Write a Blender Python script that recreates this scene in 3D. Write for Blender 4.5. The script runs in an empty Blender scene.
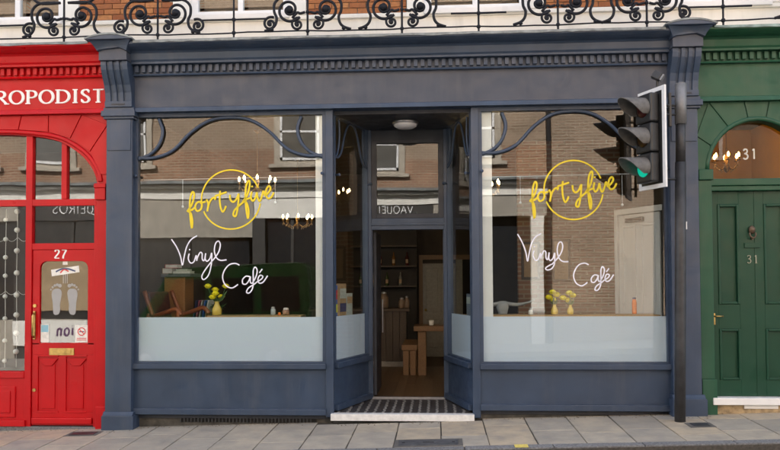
import bpy, bmesh, math, random
from mathutils import Matrix, Vector
random.seed(7)
R = math.radians
scn = bpy.context.scene
COL = scn.collection

# ------------------------------------------------------------------ camera
F_PX, DIST = 760.0, 9.5                       # focal length in photo pixels (780 wide), camera to shopfront plane
YAW, PITCH, ROLL, SH = 0.061592, 0.029116, -0.005145, 0.045018
CAM = Vector((0.405, -DIST, 1.72))
fw = Vector((-math.sin(YAW)*math.cos(PITCH), math.cos(YAW)*math.cos(PITCH), math.sin(PITCH)))
rt0 = Vector((math.cos(YAW), math.sin(YAW), 0)); up0 = rt0.cross(fw)
rt = math.cos(ROLL)*rt0 + math.sin(ROLL)*up0
up = -math.sin(ROLL)*rt0 + math.cos(ROLL)*up0
cd = bpy.data.cameras.new('camera'); cam = bpy.data.objects.new('camera', cd); COL.objects.link(cam)
cd.sensor_width = 36; cd.lens = 36*F_PX/780; cd.shift_y = SH*F_PX/780; cd.clip_end = 3000; cd.clip_start = .05
m = Matrix((rt, up, -fw)).transposed().to_4x4(); m.translation = CAM; cam.matrix_world = m
scn.camera = cam

def at(u, v, Y):
    "point of the plane y = Y seen at photo pixel (u, v)"
    d = fw + rt*((u-390)/F_PX) + up*((225-v)/F_PX + SH)
    return CAM + d*((Y+DIST)/d.y)

# ------------------------------------------------------------------ sky, sun, exposure
SUN_EL, SUN_AZ = 37, -14          # the sun stands behind the shops, so the front is in open shade
w = bpy.data.worlds.new('World'); scn.world = w; w.use_nodes = True
nt = w.node_tree; bg = nt.nodes['Background']
sky = nt.nodes.new('ShaderNodeTexSky'); sky.sky_type = 'NISHITA'; sky.sun_disc = False
sky.sun_elevation = R(SUN_EL); sky.sun_rotation = R(SUN_AZ); sky.dust_density = 3.0; sky.air_density = 1.0
hs = nt.nodes.new('ShaderNodeHueSaturation'); hs.inputs['Saturation'].default_value = .5
nt.links.new(sky.outputs[0], hs.inputs['Color']); nt.links.new(hs.outputs[0], bg.inputs[0])
bg.inputs[1].default_value = 0.13
sd = bpy.data.lights.new('sun', 'SUN'); sd.energy = 4.0; sd.angle = R(0.5); sd.color = (1, .95, .87)
so = bpy.data.objects.new('sun', sd); COL.objects.link(so)
sdir = Vector((math.sin(R(SUN_AZ))*math.cos(R(SUN_EL)), math.cos(R(SUN_AZ))*math.cos(R(SUN_EL)), math.sin(R(SUN_EL))))
so.rotation_euler = sdir.to_track_quat('Z', 'Y').to_euler(); so.location = (0, 0, 30)
vs = scn.view_settings; vs.view_transform = 'Standard'; vs.look = 'None'; vs.gamma = 1; vs.use_curve_mapping = False
vs.exposure = 2.45
scn.cycles.use_denoising = True
scn.cycles.max_bounces = 10; scn.cycles.transparent_max_bounces = 24; scn.cycles.diffuse_bounces = 5
scn.cycles.sample_clamp_indirect = 6

# ------------------------------------------------------------------ materials
MATS = {}
def newmat(name):
    mt = bpy.data.materials.new(name); mt.use_nodes = True
    n = mt.node_tree; b = n.nodes['Principled BSDF']
    MATS[name] = mt
    return mt, n, b
def noise(n, scale, detail=4, rough=.55, vec=None, stretch=None):
    t = n.nodes.new('ShaderNodeTexNoise'); t.inputs['Scale'].default_value = scale
    t.inputs['Detail'].default_value = detail; t.inputs['Roughness'].default_value = rough
    if vec is None:
        g = n.nodes.new('ShaderNodeNewGeometry'); vec = g.outputs['Position']
    if stretch:
        mp = n.nodes.new('ShaderNodeMapping'); mp.inputs['Scale'].default_value = stretch
        n.links.new(vec, mp.inputs[0]); vec = mp.outputs[0]
    n.links.new(vec, t.inputs['Vector'])
    return t.outputs['Fac']
def ramp(n, fac, stops):
    r = n.nodes.new('ShaderNodeValToRGB'); e = r.color_ramp.elements
    while len(e) < len(stops): e.new(.5)
    for k, (p, c) in enumerate(stops):
        e[k].position = p; e[k].color = (*c, 1) if len(c) == 3 else c
    n.links.new(fac, r.inputs[0]); return r.outputs[0]
def mix(n, fac, a, b, mode='MIX'):
    x = n.nodes.new('ShaderNodeMix'); x.data_type = 'RGBA'; x.blend_type = mode
    for s, val in ((0, fac), (6, a), (7, b)):
        if hasattr(val, 'is_output') or hasattr(val, 'links'): n.links.new(val, x.inputs[s])
        else: x.inputs[s].default_value = val if s == 0 else (*val, 1)
    return x.outputs[2]
def bump(n, b, fac, strength=.3, dist=.01):
    u = n.nodes.new('ShaderNodeBump'); u.inputs['Strength'].default_value = strength; u.inputs['Distance'].default_value = dist
    n.links.new(fac, u.inputs['Height']); n.links.new(u.outputs[0], b.inputs['Normal'])
def obj_random(n):
    return n.nodes.new('ShaderNodeObjectInfo').outputs['Random']
def mul(c, k): return tuple(max(0, min(1, x*k)) for x in c)

def paint(name, col, rough=.42, var=.16, streak=.12, chip=None, bumpy=.12, spec=.5):
    "brushed gloss paint on timber: tone varies, faint runs of dirt, a little relief"
    mt, n, b = newmat(name)
    c = ramp(n, noise(n, 2.2, 6), [(.3, mul(col, 1-var)), (.7, mul(col, 1+var))])
    s = noise(n, 5, 5, .6, stretch=(1, 1, .12))
    c = mix(n, ramp(n, s, [(.52, (0, 0, 0)), (.8, (streak*2,)*3)]), c, (.32, .30, .27))
    if chip:
        q = ramp(n, noise(n, 34, 8, .7), [(.715, (0, 0, 0)), (.735, (.8, .8, .8))])
        c = mix(n, q, c, chip)
    n.links.new(c, b.inputs['Base Color'])
    n.links.new(ramp(n, noise(n, 6, 4), [(.3, (rough-.1,)*3), (.7, (rough+.15,)*3)]), b.inputs['Roughness'])
    b.inputs['Specular IOR Level'].default_value = spec
    bump(n, b, noise(n, 60, 4, .6, stretch=(1, 1, .3)), bumpy, .004)
    return mt
def plain(name, col, rough=.6, metal=0, var=.12, scale=20, bs=.1, rnd=0):
    mt, n, b = newmat(name)
    c = ramp(n, noise(n, scale, 4), [(.3, mul(col, 1-var)), (.7, mul(col, 1+var))])
    if rnd:
        c = mix(n, 1.0, c, ramp(n, obj_random(n), [(0, (1-rnd,)*3), (1, (1, 1, 1))]), 'MULTIPLY')
    n.links.new(c, b.inputs['Base Color']); b.inputs['Roughness'].default_value = rough; b.inputs['Metallic'].default_value = metal
    if bs: bump(n, b, noise(n, scale*4, 4), bs, .004)
    return mt
def wood(name, a, c2, rough=.5, rnd=.3):
    mt, n, b = newmat(name)
    tc = n.nodes.new('ShaderNodeTexCoord').outputs['Object']
    f = noise(n, 9, 6, .6, vec=tc, stretch=(6, .7, 6))
    c = ramp(n, f, [(.25, a), (.75, c2)])
    c = mix(n, 1.0, c, ramp(n, obj_random(n), [(0, (1-rnd,)*3), (1, (1, 1, 1))]), 'MULTIPLY')
    n.links.new(c, b.inputs['Base Color']); b.inputs['Roughness'].default_value = rough
    bump(n, b, f, .15, .004)
    return mt
def emit(name, col, strength):
    mt, n, b = newmat(name)
    b.inputs['Base Color'].default_value = (*mul(col, .6), 1)
    b.inputs['Emission Color'].default_value = (*col, 1); b.inputs['Emission Strength'].default_value = strength
    return mt

BLUE = paint('grey_blue_paint', (.034, .055, .098), .42, .14, .05, chip=(.10, .12, .15))
BLUED = paint('grey_blue_fascia_paint', (.052, .063, .092), .5, .08, .04)
RED = paint('red_gloss_paint', (.47, .0012, .005), .36, .08, 0, spec=.3)
REDF = paint('red_fascia_paint', (.47, .010, .010), .5, .08, .005, spec=.3)
GREEN = paint('green_paint', (.015, .074, .040), .42, .12, .03, spec=.35)
GREEND = paint('green_door_paint', (.0085, .052, .029), .38, .10, 0, spec=.3)
IRON = paint('black_iron_paint', (.009, .011, .017), .5, .2, .005, spec=.2)
WHITE = paint('white_gloss_paint', (.78, .78, .78), .35, .04, .06)
CREAM = paint('cream_stucco', (.85, .83, .77), .75, .05, .14, bumpy=.3)
LEAD = plain('lead_flashing', (.20, .22, .22), .65, 0, .5, 7, .4)
VERD = plain('verdigris_flashing', (.20, .27, .25), .7, 0, .5, 7, .4)
WHITEMETAL = plain('step_edge_metal', (.74, .74, .73), .45, .1, .12, 18, .2)
STONE = plain('plinth_stone', (.075, .07, .062), .9, 0, .5, 9, .5)
SOIL = plain('sandy_stone', (.36, .27, .16), .95, 0, .45, 14, .6)
DARK = plain('dark_void', (.012, .012, .013), .9, 0, .1, 5, 0)
BRASS = plain('brass', (.45, .31, .11), .35, .9, .25, 20, .1)
STEEL = plain('steel', (.42, .42, .44), .4, .9, .15, 20, .1)
BLACKP = plain('black_plastic', (.018, .019, .021), .42, 0, .2, 12, .05)
HOODG = plain('weathered_hood', (.11, .108, .105), .62, 0, .28, 16, .1)
POLEG = plain('galvanised_grey', (.19, .195, .205), .5, .3, .18, 12, .1)
POLED = plain('dark_pole_paint', (.032, .033, .037), .5, 0, .3, 10, .15)
SIGNW = plain('white_sign_border', (.72, .73, .75), .4, 0, .06, 8, 0)
LETTW = plain('white_lettering', (.86, .86, .86), .45, 0, .03, 8, 0)
LETTY = plain('yellow_vinyl', (.80, .62, .012), .5, 0, .04, 8, 0)
LETTP = plain('white_paint_pen', (.80, .80, .92), .5, 0, .10, 8, 0)
FROSTD = plain('frosted_decal', (.36, .36, .36), .7, 0, .05, 8, 0)
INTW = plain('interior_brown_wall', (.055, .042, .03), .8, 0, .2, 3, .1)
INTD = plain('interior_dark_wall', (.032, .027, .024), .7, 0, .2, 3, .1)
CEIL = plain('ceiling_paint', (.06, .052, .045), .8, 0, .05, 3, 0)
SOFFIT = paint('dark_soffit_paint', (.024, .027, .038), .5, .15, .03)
FLOORW = wood('oak_floor', (.125, .068, .03), (.21, .12, .055), .38, .35)
PINE = wood('pine', (.42, .25, .10), (.56, .36, .17), .5, .15)
ORANGEW = wood('orange_veneer', (.36, .16, .05), (.48, .23, .08), .4, .1)
CHAIRW = wood('chair_teak', (.26, .075, .025), (.36, .12, .045), .35, .15)
SHADEDPINE = wood('shaded_pine', (.17, .085, .03), (.27, .145, .06), .5, .15)  # pine darkened in its colour for the shade inside the doorway
LEATHER = plain('dark_leather', (.075, .025, .016), .4, 0, .3, 14, .2)
DKWOOD = wood('dark_boarding', (.065, .04, .024), (.11, .07, .042), .5, .3)
LEAF = plain('leaf_green', (.05, .12, .03), .55, 0, .3, 30, 0)
PETAL = plain('yellow_petal', (.95, .80, .004), .6, 0, .12, 40, 0, .15)
VASEY = plain('yellow_glass_vase', (.70, .52, .10), .2, 0, .08, 10, 0)
POT = plain('dark_pot', (.03, .032, .035), .5, 0, .2, 12, 0)
BONE = plain('pale_bone', (.34, .34, .33), .7, 0, .12, 14, .2)
BULB = emit('warm_bulb', (1, .66, .28), 12)
CRYST = plain('crystal_drop', (.55, .45, .32), .15, 0, .2, 30, 0)
CHBRASS = plain('antique_brass', (.24, .15, .06), .4, .7, .2, 20, 0)
DOME = plain('opal_dome', (.72, .72, .76), .3, 0, .03, 8, 0)
BEAD = plain('white_pompom', (.80, .79, .74), .9, 0, .06, 60, .4)
PAPER = {k: plain('cover_'+k, c, .5, 0, .15, 30, 0) for k, c in dict(blue=(.02, .12, .42), yellow=(.75, .72, .04), tan=(.38, .25, .13), grey=(.42, .45, .40), red=(.6, .03, .03), white=(.75, .74, .70), navy=(.03, .05, .14), pink=(.45, .12, .16), orange=(.8, .2, .03)).items()}
TILED = plain('dark_tile', (.055, .050, .050), .45, 0, .35, 26, .1, .35)
TILEL = plain('light_tile', (.26, .25, .235), .5, 0, .3, 26, .1, .25)
GROUT = plain('grout', (.10, .095, .09), .9, 0, .2, 40, .2)

def frosted():
    mt, n, b = newmat('frosted_film')
    b.inputs['Base Color'].default_value = (.76, .85, .97, 1); b.inputs['Roughness'].default_value = .5
    tr = n.nodes.new('ShaderNodeBsdfTranslucent'); tr.inputs[0].default_value = (.72, .81, .93, 1)
    ms = n.nodes.new('ShaderNodeMixShader'); ms.inputs[0].default_value = .25
    out = n.nodes['Material Output']
    n.links.new(b.outputs[0], ms.inputs[1]); n.links.new(tr.outputs[0], ms.inputs[2]); n.links.new(ms.outputs[0], out.inputs[0])
    return mt
FILM = frosted()
def glass(name, ior=1.9, wave=.0010, scale=1.3, tint=(.93, .95, .94)):
    "window pane: reflects on the face the ray meets first, lets the rest through"
    mt, n, b = newmat(name); n.nodes.remove(b)
    out = n.nodes['Material Output']
    tr = n.nodes.new('ShaderNodeBsdfTransparent'); tr.inputs[0].default_value = (*tint, 1)
    gl = n.nodes.new('ShaderNodeBsdfGlossy'); gl.inputs['Roughness'].default_value = 0.0
    fr = n.nodes.new('ShaderNodeFresnel'); fr.inputs[0].default_value = ior
    bu = n.nodes.new('ShaderNodeBump'); bu.inputs['Strength'].default_value = 1; bu.inputs['Distance'].default_value = wave
    n.links.new(noise(n, scale, 1, .3), bu.inputs['Height'])
    n.links.new(bu.outputs[0], gl.inputs['Normal'])
    g = n.nodes.new('ShaderNodeNewGeometry')
    inv = n.nodes.new('ShaderNodeMath'); inv.operation = 'SUBTRACT'; inv.inputs[0].default_value = 1
    n.links.new(g.outputs['Backfacing'], inv.inputs[1])
    mu = n.nodes.new('ShaderNodeMath'); mu.operation = 'MULTIPLY'
    n.links.new(fr.outputs[0], mu.inputs[0]); n.links.new(inv.outputs[0], mu.inputs[1])
    ms = n.nodes.new('ShaderNodeMixShader')
    n.links.new(mu.outputs[0], ms.inputs[0]); n.links.new(tr.outputs[0], ms.inputs[1]); n.links.new(gl.outputs[0], ms.inputs[2])
    n.links.new(ms.outputs[0], out.inputs[0])
    return mt
GLASS = glass('shop_glass')
GLASSR = glass('old_shop_glass', 1.9, .0012, 1.6)
GLASSF = glass('fanlight_glass', 1.42, .001, 1.3, (.9, .78, .52))
DGLASS = plain('dark_window_glass', (.02, .022, .025), .08, 0, .1, 4, 0)

def brick_mat(name, c1, c2, mort, bw, bh, msize=.012):
    mt, n, b = newmat(name)
    g = n.nodes.new('ShaderNodeNewGeometry')
    sp = n.nodes.new('ShaderNodeSeparateXYZ'); cb = n.nodes.new('ShaderNodeCombineXYZ')
    n.links.new(g.outputs['Position'], sp.inputs[0]); n.links.new(sp.outputs['X'], cb.inputs['X']); n.links.new(sp.outputs['Z'], cb.inputs['Y'])
    t = n.nodes.new('ShaderNodeTexBrick'); t.inputs['Scale'].default_value = 1
    t.inputs['Brick Width'].default_value = bw; t.inputs['Row Height'].default_value = bh; t.inputs['Mortar Size'].default_value = msize
    t.inputs['Color1'].default_value = (*c1, 1); t.inputs['Color2'].default_value = (*c2, 1); t.inputs['Mortar'].default_value = (*mort, 1)
    n.links.new(cb.outputs[0], t.inputs['Vector'])
    c = mix(n, .8, t.outputs['Color'], ramp(n, noise(n, .9, 6), [(.3, (.6, .6, .6)), (.7, (1, 1, 1))]), 'MULTIPLY')
    n.links.new(c, b.inputs['Base Color']); b.inputs['Roughness'].default_value = .9
    inv = n.nodes.new('ShaderNodeInvert'); n.links.new(t.outputs['Fac'], inv.inputs['Color'])
    bump(n, b, inv.outputs[0], .6, .01)
    return mt
BRICKW = brick_mat('red_brick_wall', (.36, .13, .055), (.46, .18, .07), (.33, .27, .2), .23, .075)
OPPB = brick_mat('brown_brick_wall', (.29, .195, .13), (.40, .275, .19), (.47, .39, .30), .23, .075, .014)
OPPR = brick_mat('russet_brick_wall', (.29, .145, .085), (.39, .205, .125), (.43, .34, .25), .23, .075, .014)
MORTAR = plain('mortar', (.33, .28, .22), .95, 0, .2, 40, .4)
def brickpiece():
    mt, n, b = newmat('orange_red_brick')
    c = ramp(n, obj_random(n), [(0, (.30, .095, .035)), (.5, (.44, .17, .06)), (1, (.52, .23, .085))])
    c = mix(n, ramp(n, noise(n, 25, 6), [(.45, (0, 0, 0)), (.8, (.6, .6, .6))]), c, (.20, .09, .05))
    n.links.new(c, b.inputs['Base Color']); b.inputs['Roughness'].default_value = .9
    bump(n, b, noise(n, 70, 6), .5, .01); return mt
BRICK = brickpiece()
def slabmat():
    mt, n, b = newmat('paving_stone')
    c = ramp(n, obj_random(n), [(0, (.31, .275, .225)), (.55, (.38, .34, .28)), (.8, (.42, .36, .275)), (1, (.48, .375, .25))])
    c = mix(n, ramp(n, noise(n, 3.5, 8, .65), [(.38, (0, 0, 0)), (.75, (.75,)*3)]), c, (.20, .195, .185))
    c = mix(n, ramp(n, noise(n, 26, 8, .75), [(.62, (0, 0, 0)), (.68, (.5,)*3)]), c, (.13, .125, .12))
    n.links.new(c, b.inputs['Base Color'])
    n.links.new(ramp(n, noise(n, 5, 5), [(.3, (.6,)*3), (.7, (.9,)*3)]), b.inputs['Roughness'])
    bump(n, b, noise(n, 45, 8, .7), .35, .006); return mt
SLAB = slabmat()
JOINT = plain('joint_dirt', (.075, .068, .058), .95, 0, .35, 30, .5)
KERB = plain('granite_kerb', (.17, .172, .18), .8, 0, .45, 45, .4, .2)
ASPH = plain('asphalt', (.05, .05, .052), .85, 0, .35, 90, .6)
GRNV = paint('dark_green_vehicle_paint', (.035, .16, .045), .2, .05, .02)

# ------------------------------------------------------------------ mesh builder
class MB:
    def __init__(s, xf=None): s.v = []; s.f = []; s.xf = xf
    def add(s, vs, fs):
        o = len(s.v)
        for p in vs:
            p = Vector(p); s.v.append(s.xf @ p if s.xf else p)
        s.f += [[i+o for i in q] for q in fs]; return s
    def box(s, x0, x1, y0, y1, z0, z1):
        return s.add([(x0,y0,z0),(x1,y0,z0),(x1,y1,z0),(x0,y1,z0),(x0,y0,z1),(x1,y0,z1),(x1,y1,z1),(x0,y1,z1)],
                     [(0,3,2,1),(4,5,6,7),(0,1,5,4),(1,2,6,5),(2,3,7,6),(3,0,4,7)])
    def prism(s, poly, a, b, axis='y'):
        n = len(poly)
        if axis == 'y': vs = [(p[0], a, p[1]) for p in poly]+[(p[0], b, p[1]) for p in poly]
        elif axis == 'x': vs = [(a, p[0], p[1]) for p in poly]+[(b, p[0], p[1]) for p in poly]
        else: vs = [(p[0], p[1], a) for p in poly]+[(p[0], p[1], b) for p in poly]
        return s.add(vs, [list(range(n)), list(range(2*n-1, n-1, -1))]+[[i, (i+1) % n, n+(i+1) % n, n+i] for i in range(n)])
    def tube(s, pts, r, n=8, flat=1.0, closed=False):
        "a round bar along pts; flat < 1 squashes it in y"
        pts = [Vector(p) for p in pts]; N = len(pts)
        rr = r if isinstance(r, (list, tuple)) else [r]*N
        vs = []; ref = None
        for i, p in enumerate(pts):
            a = pts[(i-1) % N] if (closed or i) else pts[i]; b = pts[(i+1) % N] if (closed or i < N-1) else pts[i]
            t = (b-a).normalized() if (b-a).length > 1e-9 else Vector((0, 0, 1))
            h = Vector((0, 1, 0)) if abs(t.y) < .9 else Vector((1, 0, 0))
            u = t.cross(h).normalized(); w_ = u.cross(t).normalized()
            for k in range(n):
                an = 2*math.pi*k/n; off = u*math.cos(an)*rr[i] + w_*math.sin(an)*rr[i]
                off.y *= flat; vs.append(p+off)
        fs = []
        for i in range(N if closed else N-1):
            j = (i+1) % N
            for k in range(n): fs.append((i*n+k, i*n+(k+1) % n, j*n+(k+1) % n, j*n+k))
        if not closed: fs += [list(range(n)), list(range((N-1)*n, N*n))]
        return s.add(vs, fs)
    def lathe(s, prof, c=(0, 0, 0), n=16, axis='z', sx=1, sy=1):
        vs = []; c = Vector(c)
        for r, h in prof:
            for k in range(n):
                a = 2*math.pi*k/n; x, y = r*math.cos(a)*sx, r*math.sin(a)*sy
                vs.append(c + Vector({'z': (x, y, h), 'y': (x, h, y), 'x': (h, x, y)}[axis]))
        N = len(prof)
        fs = [(i*n+k, i*n+(k+1) % n, (i+1)*n+(k+1) % n, (i+1)*n+k) for i in range(N-1) for k in range(n)]
        fs += [list(range(n)), list(range((N-1)*n, N*n))]
        return s.add(vs, fs)
    def ball(s, c, r, n=10, squash=1):
        return s.lathe([(max(1e-4, r*math.sin(math.pi*i/6)), -r*squash*math.cos(math.pi*i/6)) for i in range(7)], c, n)
    def mesh(s, name, smooth=False):
        me = bpy.data.meshes.new(name); me.from_pydata([tuple(p) for p in s.v], [], s.f)
        bm = bmesh.new(); bm.from_mesh(me); bmesh.ops.recalc_face_normals(bm, faces=bm.faces); bm.to_mesh(me); bm.free()
        if smooth:
            for p in me.polygons: p.use_smooth = True
        return me
    def build(s, name, mat, parent=None, bevel=0, smooth=False, origin=None):
        if origin is not None:
            o_ = Vector(origin); s.v = [p-o_ for p in s.v]
        me = s.mesh(name, smooth); me.materials.append(mat)
        ob = bpy.data.objects.new(name, me); COL.objects.link(ob)
        if origin is not None: ob.location = origin
        if parent: ob.parent = parent
        if bevel:
            md = ob.modifiers.new('edge', 'BEVEL'); md.width = bevel; md.segments = 2; md.limit_method = 'ANGLE'; md.angle_limit = R(35)
        return ob
def tag(o, label=None, cat=None, group=None, kind=None):
    for k, val in (('label', label), ('category', cat), ('group', group), ('kind', kind)):
        if val: o[k] = val
    return o
def thing(name, label, cat, loc=(0, 0, 0), group=None):
    "an Empty at the thing's base; children are written in world coordinates"
    o = bpy.data.objects.new(name, None); COL.objects.link(o); o.location = loc; o.empty_display_size = .1
    return tag(o, label, cat, group)
def settle():
    "children were written in world coordinates: keep them there under moved Empties"
    bpy.context.view_layer.update()
    for o in bpy.data.objects:
        if o.type == 'EMPTY' and o.parent is None and not o.get('local'):
            L = Vector(o.location)
            for c in o.children: c.location = Vector(c.location) - L
def dup(o, parent=None, loc=None):
    c = o.copy(); COL.objects.link(c); c.parent = parent
    if loc is not None: c.location = loc
    return c
def smooth_path(pts, per=8):
    P = [Vector((*p, 0)) if len(p) == 2 else Vector(p) for p in pts]
    if len(P) < 3:
        return [P[0].lerp(P[-1], i/4) for i in range(5)]
    out = []
    for i in range(len(P)-1):
        p0, p1, p2, p3 = P[max(i-1, 0)], P[i], P[i+1], P[min(i+2, len(P)-1)]
        for k in range(per):
            t = k/per
            out.append(.5*((2*p1)+(p2-p0)*t+(2*p0-5*p1+4*p2-p3)*t*t+(3*p1-p0-3*p2+p3)*t**3))
    out.append(P[-1]); return out
def zg(x, y=0): return .030*x - .012 + .025*y          # pavement level: the street climbs to the right, falls to the kerb
exec_order = []

# ------------------------------------------------------------------ ground
KY = -1.53
def sheet(name, mat, x0, x1, y0, y1, dz, parent=None, nx=1):
    b = MB(); b.add([(x0, y0, zg(x0, 0)+dz), (x1, y0, zg(x1, 0)+dz), (x1, y1, zg(x1, 0)+dz), (x0, y1, zg(x0, 0)+dz)], [(0, 1, 2, 3)])
    return b.build(name, mat, parent)
tag(sheet('road', ASPH, -300, 300, -300, 300, -.185), kind='structure')
pv = MB()
pv.add([(-60, KY, zg(-60, KY)-.012), (60, KY, zg(60, KY)-.012), (60, .6, zg(60, .6)-.012), (-60, .6, zg(-60, .6)-.012),
        (-60, KY, zg(-60)-.4), (60, KY, zg(60)-.4), (60, .6, zg(60)-.4), (-60, .6, zg(-60)-.4)], [(0, 1, 2, 3), (4, 5, 6, 7), (0, 1, 5, 4), (1, 2, 6, 5), (2, 3, 7, 6), (3, 0, 4, 7)])
pave = tag(pv.build('pavement', JOINT), kind='structure')
# paving stones, laid in columns square to the kerb with staggered cross joints
SW = .51
tops = {}
def paving_piece(name, x0, x1, y0, y1, mat, h=.0, parent=None):
    g = .006
    jx = [random.uniform(-.004, .004) for _ in range(4)]
    q = [(x0+g+jx[0], y0+g), (x1-g+jx[1], y0+g), (x1-g+jx[2], y1-g), (x0+g+jx[3], y1-g)]
    t = [random.uniform(-.0015, .0015)+h for _ in range(4)]
    cx, cy = (x0+x1)/2, (y0+y1)/2
    o = Vector((cx, cy, zg(cx, cy)))
    b = MB(); vs = []
    for dz, ins in ((-.03, 0), (-.004, 0), (0, .003)):
        for k, (x, y) in enumerate(q):
            xx = x + (ins if k in (0, 3) else -ins); yy = y + (ins if k < 2 else -ins)
            vs.append(Vector((xx, yy, zg(xx, yy)+dz+t[k]))-o)
    fs = [(8, 9, 10, 11)]
    for r in (0, 4):
        for k in range(4): fs.append((r+k, r+(k+1) % 4, r+4+(k+1) % 4, r+4+k))
    b.add(vs, fs)
    ob = b.build(name, mat, parent); ob.location = o; return ob
cover = (-.06, .58, -1.50, -1.20)
xs = -.07 - 14*SW
for c in range(29):
    x0 = xs + c*SW; y = .02 if abs(x0+.25) > 1.15 else -.115
    first = True
    while y > KY+.15:
        L = random.choice([.62, .76, .9]) * (random.choice([.55, 1, 1.0]) if first else 1)
        y2 = y - L
        if y2 < KY+.15+.25: y2 = KY+.15
        for (a, bb) in [(y2, y)]:
            paving_piece('paving_stone', x0, x0+SW, a, bb, SLAB, 0, pave)
        y = y2; first = False
for k in range(17):
    x0 = -7.6+k*.92
    paving_piece('kerbstone', x0, x0+.92, KY, KY+.15, KERB, .004, pave)
# kerb face
kb = MB()
for k in range(1):
    kb.add([(-60, KY+.004, zg(-60, KY)-.2), (60, KY+.004, zg(60, KY)-.2), (60, KY+.004, zg(60, KY)-.01), (-60, KY+.004, zg(-60, KY)-.01)], [(0, 1, 2, 3)])
tag(kb.build('kerb_face', KERB, pave))
# inspection covers set in the pavement
def cover_obj(name, label, x0, x1, y0, y1, mat=POLED, fr=True):
    t = thing(name, label, 'cover', ((x0+x1)/2, (y0+y1)/2, zg((x0+x1)/2, (y0+y1)/2)))
    def pl(nm, a, b_, c, d, h, mt):
        bb = MB(); bb.add([(a, c, zg(a, c)+h-.02), (b_, c, zg(b_, c)+h-.02), (b_, d, zg(b_, d)+h-.02), (a, d, zg(a, d)+h-.02), (a, c, zg(a, c)+h), (b_, c, zg(b_, c)+h), (b_, d, zg(b_, d)+h), (a, d, zg(a, d)+h)],
                          [(0, 3, 2, 1), (4, 5, 6, 7), (0, 1, 5, 4), (1, 2, 6, 5), (2, 3, 7, 6), (3, 0, 4, 7)]); return bb.build(nm, mt, t)
    pl('frame', x0-.05, x1+.05, y0-.04, y1+.04, .004, GROUT)
    pl('lid', x0, x1, y0, y1, .009, mat)
    if fr:
        pl('lifting_slot', (x0+x1)/2-.06, (x0+x1)/2+.06, (y0+y1)/2-.012, (y0+y1)/2+.012, .0105, DARK)
        for xx in (x0+.05, x1-.05): pl('lifting_slot', xx-.015, xx+.015, (y0+y1)/2-.015, (y0+y1)/2+.015, .0105, DARK)
LIDM = plain('worn_steel_lid', (.13, .135, .15), .5, .5, .3, 14, .2)
cover_obj('inspection_cover', 'grey steel inspection cover in the paving in front of the café step', -.02, .62, -1.33, -1.08, LIDM)
cover_obj('stopcock_cover', 'small dark metal cover in the paving at the foot of the traffic light pole', 3.28, 3.46, -.72, -.56, POLED, False)
cover_obj('drain_cover', 'small dark metal cover in the paving before the red shop door', -4.10, -3.80, -.42, -.26, POLED, False)

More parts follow.
